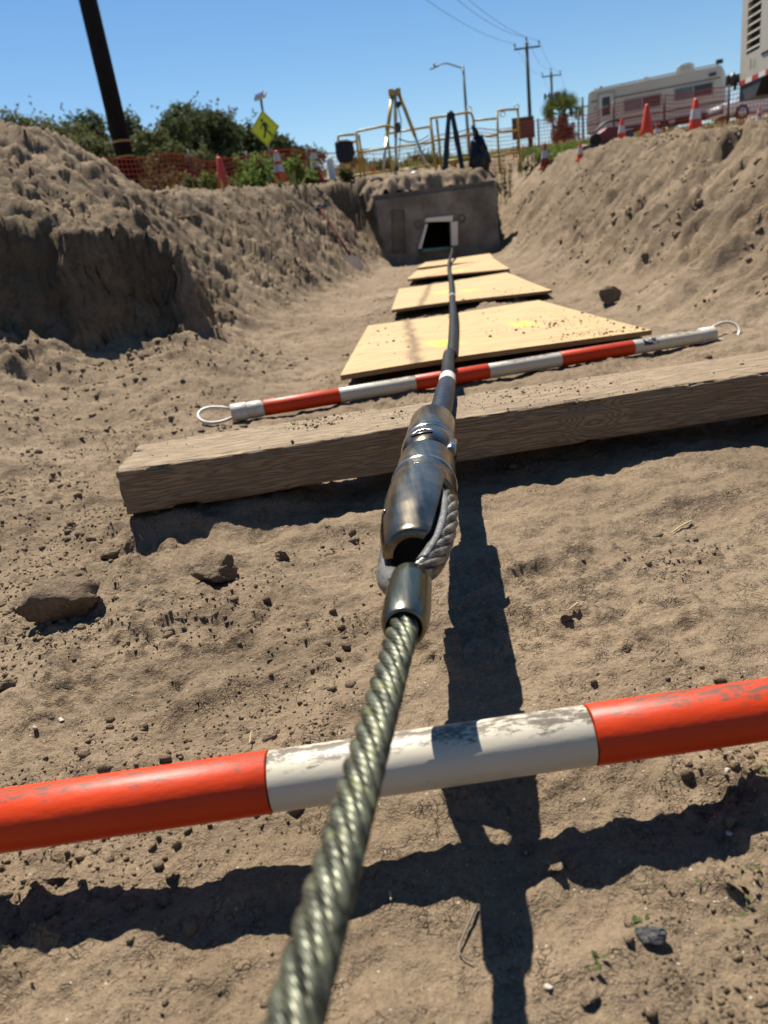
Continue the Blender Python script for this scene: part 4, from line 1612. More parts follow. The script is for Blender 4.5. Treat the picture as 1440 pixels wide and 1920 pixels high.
def sprout(label, px, py, n, r, seed):
    p = hit(px, py)
    rg = random.Random(seed)
    b = MB()
    for i in range(n):
        a_ = rg.uniform(0, 6.28)
        d = Vector((math.cos(a_), math.sin(a_), rg.uniform(.2, .8)))
        q = p + Vector((rg.uniform(-r, r), rg.uniform(-r, r), .001))
        s_ = Vector((-math.sin(a_), math.cos(a_), 0)) * rg.uniform(.0012, .0022)
        ln = rg.uniform(.004, .008)
        b.add([q, q + d * ln * .5 + s_, q + d * ln, q + d * ln * .5 - s_], [(0, 1, 2, 3)])
    tag(b.build('sprout', M['sprout']), label, 'sprout', 'tiny green sprouts on the sand')


sprout('small green sprout above the dark grey stone', 1200, 1726, 7, .006, 1)
sprout('green sprout below left of the dark grey stone', 1122, 1818, 7, .006, 2)
sprout('sparse green sprouts at the right frame edge', 1400, 1692, 22, .03, 3)
sprout('green sprouts at the right edge under the red band', 1436, 1452, 10, .012, 4)

# shovel lying on the left slope
s0, s1, s2 = hit(600, 400), hit(632, 452), hit(655, 490)
sh = thing('shovel', 'shovel with black grip and red shaft lying on the left slope', 'shovel', s2, 0, None, True)
off = Vector((.02, -.04, .05))
b = MB()
b.tube([s0 + off, (s0 + s1) / 2 + off * 1.3, s1 + off, s2 + off], .015, 8)
b.build('shaft', M['red_handle'], sh)
gd = (s0 - s1).normalized()
gs = gd.cross(Vector((0, -1, .4))).normalized()
b = MB()
b.tube([s0 + off, s0 + off + gs * .05 + gd * .07, s0 + off + gs * .05 + gd * .13, s0 + off - gs * .05 + gd * .13, s0 + off - gs * .05 + gd * .07, s0 + off], .02, 8)
b.build('grip', M['cloth'], sh)
bd = (s2 - s1).normalized()
bs = bd.cross(Vector((0, 0, 1))).normalized()
b = MB()
q = s2 + off
b.prism([q + bs * .04, q + bs * .11 + bd * .05, q + bs * .10 + bd * .22, q + bd * .32, q - bs * .10 + bd * .22, q - bs * .11 + bd * .05, q - bs * .04], Vector((0, -.01, .012)))
b.build('blade', M['brown_board'], sh)


# ------------------------------------------------------------------ cones
def cone_mesh(h, r0, r1, n=24):
    return [(0.0, r0), (h * .5, (r0 + r1) / 2), (h - .012, r1 + .002), (h, r1 - .012)]


def make_cone(label, group, h, collars, m='orange', rz=0.0):
    t = thing('traffic_cone', label, 'traffic cone', (0, 0, 0), rz, group)
    bw = h * .27
    b = MB()
    P = [(-bw, -bw + .04), (-bw + .04, -bw), (bw - .04, -bw), (bw, -bw + .04), (bw, bw - .04), (bw - .04, bw), (-bw + .04, bw), (-bw, bw - .04)]
    b.prism([(x, y, 0) for x, y in P], (0, 0, .03))
    b.build('base', M[m] if m != 'orange' else M['orange'], t, bevel=.006)
    r0, r1 = h * .215, h * .052
    rad_at = lambda z: r0 + (r1 - r0) * (z - .03) / (h - .03)
    b = MB()
    b.lathe((0, 0, .031), (0, 0, 1), [(0, r0), (.3 * h, rad_at(.03 + .3 * h)), (h - .05, rad_at(h - .02)), (h - .034, r1 - .008), (h - .032, r1 * .5)], 28)
    b.build('body', M[m], t)
    for z0, z1 in collars:
        b = MB()
        b.lathe((0, 0, h * z0), (0, 0, 1), [(0, rad_at(h * z0) + .003), ((z1 - z0) * h, rad_at(h * z1) + .003)], 28, cap=False)
        b.build('collar', M['collar'], t)
    return t


def stand(o, px, py_base, Y, rz=0.0, dz=0.0):
    p = at(px, py_base, Y)
    g = tz(p.x, Y)
    o.location = (p.x, Y, g + dz)
    o.rotation_euler = (0, 0, rz)
    return p.z - g


CG = 'traffic cones along the edges of the trench'
CONES = [  # label, px, base py, top py, distance, collars, material
    ('plain red-orange cone at left before the orange netting', 424, 371, 296, 12.0, [], 'orange'),
    ('cone with two pale collars in front of the green weeds', 529, 357, 288, 13.0, [(.40, .60), (.70, .92)], 'orange'),
    ('faded cone with pale collars next to the white post', 597, 353, 288, 14.6, [(.44, .60), (.68, .86)], 'old_orange'),
    ('small faded cone standing below the brown sign board', 1022, 302, 252, 16.0, [(.42, .72)], 'old_orange'),
    ('smallest bright cone with a collar left of the maroon compressor', 1088, 284, 248, 13.0, [(.38, .70)], 'orange'),
    ('bright cone with a collar between the maroon compressor and the big plain cone', 1166, 277, 231, 12.0, [(.40, .70)], 'orange'),
    ('big plain orange cone in front of the trailer', 1213, 270, 198, 11.6, [], 'orange'),
    ('cone standing behind the big plain cone, its collar tinted by netting', 1232, 266, 230, 15.5, [(.40, .66)], 'old_orange'),
    ('tallest cone with a wide grey collar in front of the trailer end', 1303, 262, 184, 11.4, [(.50, .74)], 'orange'),
    ('thin striped cone far right before the white car', 1423, 228, 198, 14.5, [(.34, .55), (.70, .86)], 'orange'),
]
for lab, px, pb, pt, Y, col, mm in CONES:
    h = at(px, pt, Y).z - at(px, pb, Y).z
    if px == 1423:
        h = .34
    o = make_cone(lab, CG, h, col, mm)
    miss = stand(o, px, pb, Y, random.uniform(0, 1.5))
    print('cone', px, 'h %.2f' % h, 'sits %.2f below sight' % miss)
# orange upright behind the left cone
p = at(415, 330, 13.2)
t = thing('delineator_post', 'slim orange post standing behind the plain left cone', 'post', (p.x, 13.2, tz(p.x, 13.2)))
DH = max(at(414, 292, 13.2).z - tz(p.x, 13.2), .4)
b = MB()
b.lathe((0, 0, 0), (0, 0, 1), [(0, .10), (.03, .10), (.04, .05), (DH - .05, .035), (DH, .02)], 16)
b.build('post_tube', M['orange'], t)
b = MB()
b.tube([(0, 0, DH), (0, 0, DH + .03)], .012, 8)
b.build('post_cap', M['orange'], t)
p = at(625, 353, 14.6)
t = thing('white_post', 'short white tube post beside the faded cone', 'post', (p.x, 14.6, tz(p.x, 14.6)))
b = MB()
b.lathe((0, 0, 0), (0, 0, 1), [(0, .085), (.05, .085), (.06, .075), (.36, .062), (.38, .058)], 20)
b.build('post_tube', M['white_board'], t)
b = MB()
b.lathe((0, 0, .38), (0, 0, 1), [(0, .05), (.015, .045), (.03, .02)], 16)
b.build('post_cap', M['slab'], t)

# ------------------------------------------------------------------ yellow guard rails round the manhole
def rail(label, Y, segs, r=.021):
    t = thing('guard_rail', label, 'guard rail', at(*segs[0][1][0], Y), 0, 'yellow guard rail panels round the manhole', True)
    for nm, pts in segs:
        P = [at(*q, Y) for q in pts]
        if nm == 'post':                 # a post goes down to the soil
            lo = min(P, key=lambda v: v.z)
            g = min(tz(lo.x, lo.y), lo.z)
            P[-1 if P[-1].z < P[0].z else 0].z = max(g, lo.z - .35)
        b = MB()
        b.tube(P, r, 8)
        b.build(nm, M['yellow'], t)
    return t


def z3(*q):     # read off an enlargement of the photograph
    return [(600 + x / 3, 140 + y / 3) for x, y in q]


rail('small yellow guard rail panel with a black cloth hung on it', 15.4, [
    ('post', z3((100, 352), (104, 380), (122, 560))), ('top_rail', z3((100, 352), (112, 342), (205, 335))), ('mid_rail', z3((150, 383), (205, 376)))])
rail('long yellow guard rail in front of the tripod', 14.8, [
    ('post', z3((202, 330), (210, 400), (236, 640))), ('post', z3((372, 288), (388, 420), (408, 605))), ('top_rail', z3((202, 332), (214, 318), (365, 288), (390, 290), (418, 300))),
    ('mid_rail', z3((214, 440), (400, 410))), ('lower_rail', z3((130, 578), (400, 540))), ('post', z3((218, 338), (245, 522)))])
rail('yellow guard rail behind the tripod with a chain', 16.6, [
    ('top_rail', z3((380, 332), (622, 292))), ('mid_rail', z3((400, 412), (640, 380))), ('lower_rail', z3((400, 542), (642, 508))), ('post', z3((620, 292), (655, 565)))])
rail('tall yellow guard rail carrying the navy sling', 14.6, [
    ('post', z3((620, 243), (640, 400), (655, 566))), ('top_rail', z3((620, 245), (830, 212), (850, 217), (860, 240), (868, 300))),
    ('mid_rail', z3((645, 370), (862, 336))), ('lower_rail', z3((690, 492), (850, 466))), ('post', z3((656, 250), (678, 456)))])
rail('low yellow guard rail link behind the black bag', 16.2, [
    ('top_rail', z3((866, 258), (996, 246))), ('mid_rail', z3((925, 346), (1000, 340)))])
rail('right-hand yellow guard rail before the brown board', 15.6, [
    ('post', z3((998, 210), (1000, 340), (1006, 445))), ('top_rail', z3((998, 212), (1006, 200), (1112, 194))), ('mid_rail', z3((1006, 320), (1118, 314))),
    ('lower_rail', z3((965, 462), (1120, 434))), ('post', z3((1112, 186), (1118, 320), (1122, 440)))])
# chain sagging between the posts
b = MB()
P = [at(*q, 16.3) for q in z3((440, 360), (500, 378), (560, 370), (612, 340))]
b.tube(spline(P, 6), .012, 6)
tag(b.build('chain', M['gen_dark']), 'thin dark chain sagging between yellow rail posts', 'chain')
for i, q in enumerate(((838, 195), (1106, 182), (1028, 222))):
    p = at(*z3(q)[0], 15.0 if i == 0 else 15.6)
    b = MB()
    b.tube([p + Vector((.045 * math.cos(a_), 0, .045 * math.sin(a_))) for a_ in np.linspace(0, 6.28, 13)], .010, 6)
    tag(b.build('rope_ring', M['white_cap']), ('pale ring on top of the tall yellow rail', 'pale ring on the corner of the right-hand rail', 'pale hook hanging under the right-hand rail top')[i], 'ring')

# tripod over the manhole
TY = 16.0
tp = thing('rescue_tripod', 'aluminium and yellow tripod with a winch standing over the manhole', 'tripod', at(740, 330, TY), 0, None, True)
head = at(740, 176, TY)
for (top, bot, dy) in (((735, 178), (716, 305), -.5), ((741, 178), (743, 318), .6), ((748, 176), (800, 300), -.3)):
    a_, c_ = at(*top, TY), at(*bot, TY + dy)
    c_.z = max(c_.z - .15, tz(c_.x, c_.y) + .02)
    b = MB()
    b.tube([a_, a_.lerp(c_, .55)], .036, 10)
    b.build('upper_leg', M['yellow'] if top[0] != 741 else M['alu'], tp)
    b = MB()
    b.tube([a_.lerp(c_, .55), c_], .028, 10)
    b.build('lower_leg', M['alu'], tp)
    b = MB()
    b.box(c_, (.10, .10, .03))
    b.build('foot', M['black'], tp)
for dx in (-.07, .07):
    b = MB()
    b.box(head + Vector((dx, 0, .03)), (.09, .12, .11))
    b.build('head_bracket', M['yellow'], tp, bevel=.01)
b = MB()
b.box(head + Vector((0, 0, .02)), (.10, .08, .09))
b.build('head_plate', M['steel_grey'], tp)
wc = at(747, 196, TY)
b = MB()
b.lathe(wc + Vector((0, -.05, 0)), (0, 1, 0), [(0, .05), (.1, .05)], 14)
b.build('pulley', M['black'], tp)
wc = at(745, 240, TY)
b = MB()
b.box(wc + Vector((0, -.08, 0)), (.10, .10, .17))
b.build('winch', M['gen_dark'], tp, bevel=.015)
b = MB()
b.tube([at(746, 200, TY), at(752, 225, TY), at(750, 268, TY), at(748, 300, TY)], .010, 6)
b.build('winch_cable', M['gen_dark'], tp)

# navy sling hung over the rail in an inverted V
sl = thing('sling', 'dark navy sling hanging in an inverted V from the tall rail', 'sling', at(845, 214, 14.45), 0, None, True)
for a_, c_ in (((842, 213), (834, 326)), ((848, 213), (867, 316))):
    p, q = at(*a_, 14.5), at(*c_, 14.3)
    wv = Vector((.045, 0, 0))
    b = MB()
    b.prism([p - wv * .8, p + wv * .8, p.lerp(q, .5) + wv * 1.05, q + wv * .9, q - wv * .9, p.lerp(q, .5) - wv * 1.05], (0, .025, 0))
    b.build('strap', M['navy'], sl)
b = MB()
b.tube([at(842, 215, 14.55), at(845, 211, 14.5), at(848, 215, 14.55)], .045, 8)
b.build('fold', M['navy'], sl)


def lumpy(name, label, cat, cen, size, m, seed, prof=None, amp=.12, group=None):
    v, f = ico(4)
    s_ = v.copy()
    if prof is not None:
        zz = v[:, 2]
        k = np.interp(zz, prof[0], prof[1])
        rr = np.sqrt(np.clip(1 - zz ** 2, 1e-4, 1))
        s_[:, 0] *= k / rr * np.minimum(rr * 2.2, 1)
        s_[:, 1] *= k / rr * np.minimum(rr * 2.2, 1)
    dsp = np.abs(fbm(v[:, 0] * 1.5 + seed, v[:, 1] * 1.5 + v[:, 2] * .8, 2.2, 4, seed)) * amp * 2 - amp
    s_ *= (1 + dsp)[:, None]
    s_ *= np.array(size)
    o = link_obj(name, np_mesh(name, s_, F3=f), M[m])
    o.location = cen
    return tag(o, label, cat, group)


pb_ = at(897, 285, 14.2)
bagt = lumpy('bin_bag', 'shiny black bin bag hanging from the yellow rail', 'bin bag', pb_, (.19, .18, .35), 'bag', 5,
             ([-1, -.85, -.4, .1, .5, .75, .9, 1], [.6, 1.0, 1.0, .80, .60, .38, .16, .1]), .20)
b = MB()
kn = at(888, 234, 14.35) - pb_
b.tube([Vector((-.02, 0, .30)), Vector((-.06, .05, .42)), kn], [.05, .028, .035], 10)
b.build('tied_neck', M['bag'], bagt)
lumpy('cloth', 'black cloth draped over the small left guard rail', 'cloth', at(646, 284, 15.25), (.175, .11, .20), 'cloth', 9,
      ([-1, -.9, -.3, .4, .85, 1], [.35, .75, 1.0, 1.0, .95, .6]), .11)

# odds and ends on the soil by the vault
def flat_piece(name, label, cat, pix, Y, m, th=.03):
    P = [at(px, py, y_) for (px, py), y_ in zip(pix, Y)]
    b = MB()
    b.prism([(p.x, p.y, p.z - .02) for p in P], (0, 0, th))
    return tag(b.build(name, M[m], None), label, cat)


flat_piece('board', 'pale grey board lying on the soil left of the vault', 'board', [(632, 358), (683, 350), (690, 346), (640, 352)], (14.2, 14.3, 15.0, 15.0), 'slab')
flat_piece('board', 'narrow pale board behind the grey board near the rail foot', 'board', [(683, 349), (712, 341), (716, 338), (688, 345)], (14.2, 14.3, 15.2, 15.2), 'slab')
lumpy('tool_bag', 'crumpled dark tool bag by the foot of the long rail', 'bag', at(706, 338, 13.8), (.10, .09, .055), 'cloth', 13)
lumpy('tool_bag', 'small dark bundle at the foot of the thick rail post', 'bag', at(741, 333, 14.2), (.06, .06, .10), 'cloth', 17)
lumpy('rag', 'white rag lying on the red hose reel', 'rag', at(777, 325, 14.6), (.08, .06, .035), 'white_cap', 19)
rb = thing('hose_reel', 'low dark red hose reel on the soil before the tripod', 'hose reel', at(762, 331, 14.7), 0, None, True)
c_ = at(762, 330, 14.7)
b = MB()
b.lathe(c_ + Vector((-.16, 0, 0)), (1, 0, 0), [(0, .05), (.02, .05), (.021, .035), (.30, .035), (.301, .05), (.32, .05)], 18)
b.build('reel_drum', M['maroon'], rb)
b = MB()
b.box(c_ + Vector((0, 0, -.055)), (.36, .12, .02))
b.build('reel_base', M['black'], rb)
lumpy('bucket_lid', 'small black tub standing below the sling', 'tub', at(845, 322, 14.1), (.05, .05, .045), 'black', 23)
for q, lab in (((836, 318), 'orange flag stub left of the black tub'), ((851, 312), 'orange flag stub behind the black tub'), ((696, 323), 'small orange marker at the left end of the lower rail')):
    p = at(*q, 15.0)
    t = thing('marker_flag', lab, 'marker', p, 0, 'small orange markers by the rails', True)
    b = MB()
    b.tube([p + Vector((0, 0, -.12)), p + Vector((0, 0, .08))], .006, 5)
    b.build('stake', M['post'], t)
    b = MB()
    b.prism([p + Vector((.004, 0, .08)), p + Vector((.06, .01, .06)), p + Vector((.058, .01, -.03)), p + Vector((.004, 0, -.02))], (0, .004, 0))
    b.build('flag', M['orange'], t)

# ------------------------------------------------------------------ orange mesh fences
def mesh_fence(label, tops, hgt, cell=.075, wthick=.013, posts=()):
    """tops: points of the top line (world). Netting of crossing strips between them."""
    t = thing('mesh_fence', label, 'mesh fence', tops[0] - Vector((0, 0, hgt)), 0, 'orange mesh fences', True)
    line = spline(tops, 10)
    L = [0]
    for a_, c_ in zip(line[:-1], line[1:]):
        L.append(L[-1] + (c_ - a_).length)
    tot = L[-1]
    L = np.array(L)
    A = np.array([list(p) for p in line])
    rg = random.Random(3)
    P = lambda s: Vector([float(np.interp(s, L, A[:, k])) for k in range(3)])
    b = MB()
    ncol = int(tot / cell)
    nrow = int(hgt / cell)
    S = np.linspace(0, tot, ncol + 1)
    base = [P(s) for s in S]
    wob = [(.03 * math.sin(s * 2.1) + .02 * math.sin(s * 5.3), .04 * math.sin(s * 1.3)) for s in S]
    pt = lambda i, d: base[i] + Vector((0, wob[i][1] * d / hgt + .03 * math.sin(d * 6 + S[i]), -d + wob[i][0] * (1 - .3 * d)))
    hw = wthick / 2
    for r_ in range(nrow + 1):
        d = r_ * hgt / nrow
        t_ = hw * (1.6 if r_ in (0, nrow) else 1)
        for i in range(ncol):
            p, q = pt(i, d), pt(i + 1, d)
            b.add([p + Vector((0, 0, t_)), q + Vector((0, 0, t_)), q - Vector((0, 0, t_)), p - Vector((0, 0, t_))], [(0, 1, 2, 3)])
    for i in range(ncol + 1):
        j = min(i, ncol - 1)
        dv = (base[j + 1] - base[j]).normalized() * hw * .8
        for r_ in range(0, nrow, 2):
            p, q = pt(i, r_ * hgt / nrow), pt(i, min(r_ + 2, nrow) * hgt / nrow)
            b.add([p - dv, p + dv, q + dv, q - dv], [(0, 1, 2, 3)])
    n_ = b.build('netting', M['net'], t)
    n_['kind'] = 'stuff'
    for s in posts:
        p = P(s * tot)
        g = tz(p.x, p.y)
        b = MB()
        b.tube([Vector((p.x, p.y + .04, g - .1)), Vector((p.x, p.y + .04, p.z + .08))], .022, 6)
        b.build('post', M['post'], t)
    return t


mesh_fence('orange mesh fence on the left in front of the dark bushes', [at(150, 305, 12.8), at(240, 300, 13.2), at(340, 288, 13.8), at(400, 298, 14.3), at(480, 290, 14.8), at(555, 285, 15.3), at(655, 288, 16.2)], .95, .07, .0125, (.02, .34, .56, .8))
mesh_fence('faint orange mesh fence behind the tripod and rails', [at(655, 286, 18.4), at(740, 277, 19), at(830, 252, 20), at(900, 244, 20.6), at(960, 240, 21)], 1.0, .085, .013, (.25, .6))
mesh_fence('orange mesh fence on the right in front of the trailer', [at(960, 236, 21.0), at(1020, 226, 20.8), at(1090, 215, 20.2), at(1165, 192, 19.2), at(1260, 180, 18.2), at(1358, 160, 17.2), at(1450, 146, 16.2)], 1.15, .08, .0135, (.1, .26, .42, .62, .85))

# ------------------------------------------------------------------ poles, lamp, wires
def straight(name, parent, p, q, r0, r1, m, n=14):
    b = MB()
    b.tube([p, p.lerp(q, .5), q], [r0, (r0 + r1) / 2, r1], n)
    return b.build(name, m, parent)


pb0 = at(240, 318, 14.0)
g0 = tz(pb0.x, 14.0)
ptop = at(150, -62, 14.0)
pd = (ptop - pb0).normalized()
pl = thing('utility_pole', 'thick black pole with yellow bands rising behind the left bank', 'utility pole', Vector((pb0.x, 14.0, g0)), 0, None, True)
straight('shaft', pl, pb0 - pd * .6, pb0 + pd * 8.0, .150, .125, M['pole_black'], 20)
for q in ((231, 265), (236, 294)):
    c_ = at(*q, 14.0)
    c_ = pb0 + pd * (c_ - pb0).dot(pd)
    b = MB()
    b.lathe(c_ - pd * .022, pd, [(0, .154), (.034, .154)], 22, cap=False)
    b.build('band', M['band'], pl)


def power_pole(label, px, pyt, Y, arm_px, second=False):
    p = at(px, pyt, Y)
    g = tz(p.x, Y)
    t = thing('power_pole', label, 'power pole', (p.x, Y, g), 0, 'wooden power poles along the road')
    top = p.z - g
    straight('shaft', t, Vector((0, 0, 0)), Vector((0, 0, top)), .19, .15, M['pole_wood'])
    hw = arm_px / 2 / FPX * Y
    ins = []
    b = MB()
    b.box((0, -.15, top - .45), (2 * hw, .11, .13))
    b.build('crossarm', M['pole_wood'], t)
    for x in (-hw + .08, hw - .08, 0):
        z = top - .38 if x else top
        b = MB()
        b.lathe((x, -.15 if x else 0, z), (0, 0, 1), [(0, .03), (.16, .03), (.2, .085), (.28, .07), (.34, .085), (.42, .03)], 8)
        b.build('insulator', M['gen_dark'], t)
        ins.append(Vector((p.x + x, Y - .15, g + z + .4)))
    if second:
        b = MB()
        b.box((0, -.15, top - 2.6), (2 * hw * .8, .11, .13))
        b.build('crossarm', M['pole_wood'], t)
        for x in (-hw * .75, -hw * .3, hw * .3, hw * .75):
            b = MB()
            b.lathe((x, -.15, top - 3.0), (0, 0, 1), [(0, .05), (.1, .14), (.65, .14), (.75, .04)], 8)
            b.build('fuse_switch', M['gen_dark'], t)
        b = MB()
        b.tube([(-hw * .7, -.2, top - 2.6), (-hw * .3, -.2, top - 3.5), (0, -.2, top - 3.9)], .03, 5)
        b.build('jumper_wire', M['wire'], t)
    return ins


i1 = power_pole('nearer power pole with a single crossarm against the sky', 987, 80, 78, 43)
i2 = power_pole('farther power pole with equipment on a second crossarm', 1033, 135, 105, 32, True)
far_ends = [(816, 0), (893, 0), (872, 0)]
WG = 'power wires running along the road'


def wire(label, p, q, sag):
    pts = []
    for k in range(25):
        t_ = k / 24
        v = p.lerp(q, t_)
        v.z -= sag * 4 * t_ * (1 - t_)
        pts.append(v)
    b = MB()
    b.tube(pts, .013, 5)
    tag(b.build('power_wire', M['wire']), label, 'wire', WG)


for k, (e_, lab) in enumerate(zip(far_ends, ('power wire reaching the left tip of the near crossarm', 'power wire reaching the right tip of the near crossarm', 'power wire reaching the top of the near power pole'))):
    q = at(*e_, 52)
    q = q + (q - i1[k]) * .25
    wire(lab, q, i1[k], .5)
for k, lab in enumerate(('left wire between the two power poles', 'right wire between the two power poles', 'top wire between the two power poles')):
    wire(lab, i1[k], i2[k], .9)
for k, lab in enumerate(('left wire leaving the far power pole to the right', 'right wire leaving the far power pole to the right')):
    wire(lab, i2[k], i2[k] + (i2[k] - i1[k]) * 1.0 + Vector((0, 0, -2)), 1.0)

p = at(868, 124, 55)
g = tz(p.x, 55)
lt = thing('street_lamp', 'grey street lamp with a curved arm reaching left', 'street lamp', (p.x, 55, g), 0)
h = p.z - g
straight('post', lt, Vector((0, 0, 0)), Vector((0, 0, h)), .12, .075, M['lamp_grey'])
b = MB()
b.tube(spline([Vector((0, 0, h - .15)), Vector((-.45, 0, h + .05)), Vector((-1.1, 0, h + .28)), Vector((-1.65, 0, h + .22))], 6), .045, 8)
b.build('arm', M['lamp_grey'], lt)
hd = MB()
hd.prism([(-1.55, -.12, h + .16), (-2.1, -.13, h + .02), (-2.15, .13, h + .02), (-1.55, .12, h + .16)], (0, 0, .10))
hd_o = hd.build('lamp_head', M['lamp_grey'], lt, bevel=.03)
b = MB()
b.lathe((-1.85, 0, h + .20), (0, 0, 1), [(0, .06), (.16, .06), (.2, .03)], 8)
b.build('photo_cell', M['lamp_grey'], hd_o)
p = at(1345, 118, 48)
t = thing('flood_light', 'small flood light on a thin post behind the trailer', 'flood light', (p.x, 48, tz(p.x, 48)), 0)
h = p.z - t.location.z
straight('post', t, Vector((0, 0, 0)), Vector((0, 0, h)), .07, .06, M['post'])
b = MB()
b.box((.12, 0, h + .06), (.36, .2, .22))
b.build('lamp_head', M['post'], t, bevel=.03)
p = at(1092, 182, 40)
t = thing('sign_post', 'thin dark post with a short side arm left of the trailer', 'post', (p.x, 40, tz(p.x, 40)), 0)
h = p.z - t.location.z
straight('post', t, Vector((0, 0, 0)), Vector((0, 0, h)), .06, .05, M['post'])
b = MB()
b.box((-.1, 0, h - .42), (.7, .05, .05))
b.build('side_arm', M['post'], t)

# pedestrian crossing sign with a solar beacon head
SY = 19.0
sc = at(497, 241, SY)
sg = thing('pedestrian_sign', 'yellow diamond pedestrian crossing sign with a solar panel on its pole', 'road sign', (sc.x, SY, tz(sc.x, SY)), R(-8))
zc = sc.z - sg.location.z
straight('post', sg, Vector((0, .04, 0)), Vector((0, .04, zc + .60)), .028, .028, M['steel_grey'])
hs = .375
tl_ = R(-.5)
rotd = Matrix.Rotation(-tl_, 3, 'Y')
dia = [rotd @ Vector((x, 0, z)) for x, z in ((0, hs), (hs * .9, 0), (0, -hs), (-hs * .9, 0))]
b = MB()
b.prism([Vector((v.x, -.012, v.z + zc)) for v in dia], (0, .004, 0))
fc = b.build('sign_plate', M['sign_yellow'], sg)
b = MB()
for i in range(4):
    a_, c_ = dia[i] * .93, dia[(i + 1) % 4] * .93
    nn = (c_ - a_).normalized() * .012
    b.add([Vector((q.x, -.0135, q.z + zc)) for q in (a_, c_, c_ * .965, a_ * .965)], [(0, 1, 2, 3)])
b.build('border_line', M['sign_black'], sg)


def glyph(polys):
    b = MB()
    for P in polys:
        b.prism([Vector((q.x, -.015, q.z + zc)) for q in (rotd @ Vector((x * .8, 0, z * .8)) for x, z in P)], (0, .0012, 0))
    b.build('walking_figure', M['sign_black'], sg)


circ = [(-.055 + .042 * math.cos(a_), .215 + .042 * math.sin(a_)) for a_ in np.linspace(0, 6.28, 13)[:-1]]
glyph([circ,
       [(-.045, .165), (.045, .155), (.07, .06), (.06, -.03), (-.02, -.03), (-.03, .06)],                    # trunk
       [(-.045, .160), (-.11, .06), (-.135, -.005), (-.115, -.015), (-.085, .045), (-.03, .105)],            # front arm
       [(.045, .155), (.105, .07), (.125, .00), (.105, -.01), (.085, .05), (.05, .09)],                      # rear arm
       [(-.02, -.028), (.035, -.028), (.01, -.13), (-.035, -.235), (-.09, -.235), (-.085, -.22), (-.045, -.12)],   # front leg
       [(.01, -.028), (.06, -.028), (.11, -.13), (.165, -.225), (.215, -.225), (.215, -.205), (.19, -.205), (.14, -.10)][::1]])
b = MB()
pr = Matrix.Rotation(R(28), 3, 'X') @ Matrix.Rotation(R(-12), 3, 'Y')
b.box((0, .04, zc + .66), (.27, .24, .07), pr)
sp_ = b.build('solar_housing', M['panel'], sg, bevel=.015)
b = MB()
b.box(Vector((0, .04, zc + .66)) + pr @ Vector((0, 0, .038)), (.24, .21, .004), pr)
b.build('solar_cell', M['solar'], sp_)

# dark board on two posts
p = at(981, 240, 22)
bt = thing('notice_board', 'dark brown board on two posts seen through the netting', 'board', (p.x, 22, tz(p.x, 22)), 0)
z_ = p.z - bt.location.z
b = MB()
b.box((0, 0, z_), (.58, .04, .52))
b.build('board_panel', M['brown_board'], bt)
for x in (-.14, .16):
    straight('post', bt, Vector((x, .06, 0)), Vector((x, .06, z_ + .24)), .035, .035, M['post'], 8)

# ------------------------------------------------------------------ travel trailer
r0, r1 = at(1100, 243, 43.5), at(1361, 213, 40.3)
rdir = Vector((r1.x - r0.x, r1.y - r0.y, 0))
RLn = rdir.length
rang = math.atan2(rdir.y, rdir.x)
gr = tz((r0.x + r1.x) / 2, 42)
rv = thing('travel_trailer', 'cream travel trailer with brown stripes parked behind the netting', 'trailer', (r0.x, r0.y, gr), rang)
RB = (r0.z + r1.z) / 2 - gr - .05
RH, RD = 2.02, 2.3
b = MB()
side = [(0, 0), (RLn, 0), (RLn - .10, .75), (RLn - .22, RH - .09), (RLn - .32, RH), (.30, RH - .04), (.14, RH - .12), (.06, RH - .75), (0, .5)]
b.prism([(x, 0, RB + z) for x, z in side], (0, RD, 0))
body = b.build('body', M['rv'], rv)
b = MB()
b.box((RLn / 2 - .02, -.012, RB + RH * .735), (RLn - .55, .03, .055))
b.build('brown_stripe', M['rv_trim'], body)
b = MB()
b.box((RLn / 2, -.014, RB + .42), (RLn - .1, .03, .06))
b.build('brown_stripe', M['rv_trim'], body)
b = MB()
b.box((RLn / 2, -.010, RB + .03), (RLn, .035, .06))
b.build('lower_trim', M['rv_trim'], body)
b = MB()
for k in range(14):
    b.box((RLn / 2, -.004, RB + .12 + k * .135), (RLn - .6 if k > 9 else RLn - .3, .012, .012))
b.build('siding_rib', M['rv_frame'], body)
b = MB()
b.prism([(.42, -.04, RB + RH - .02), (RLn - .45, -.04, RB + RH + .03), (RLn - .45, -.04, RB + RH + .09), (.42, -.04, RB + RH + .04)], (0, .1, 0))
b.build('awning_rail', M['rv'], body)


def rv_window(x0, x1, z0, z1, dark_half):
    b = MB()
    b.box(((x0 + x1) / 2, -.022, RB + (z0 + z1) / 2), (x1 - x0, .05, z1 - z0))
    w_ = b.build('window_frame', M['rv_frame'], rv)
    xm = (x0 + x1) / 2
    for i, (a_, c_) in enumerate(((x0 + .05, xm - .03), (xm + .03, x1 - .05))):
        b = MB()
        b.box(((a_ + c_) / 2, -.049, RB + (z0 + z1) / 2), (c_ - a_, .008, z1 - z0 - .1))
        b.build('pane', M['rv_dark'] if (i == 1) == dark_half else M['rv_glass'], w_)


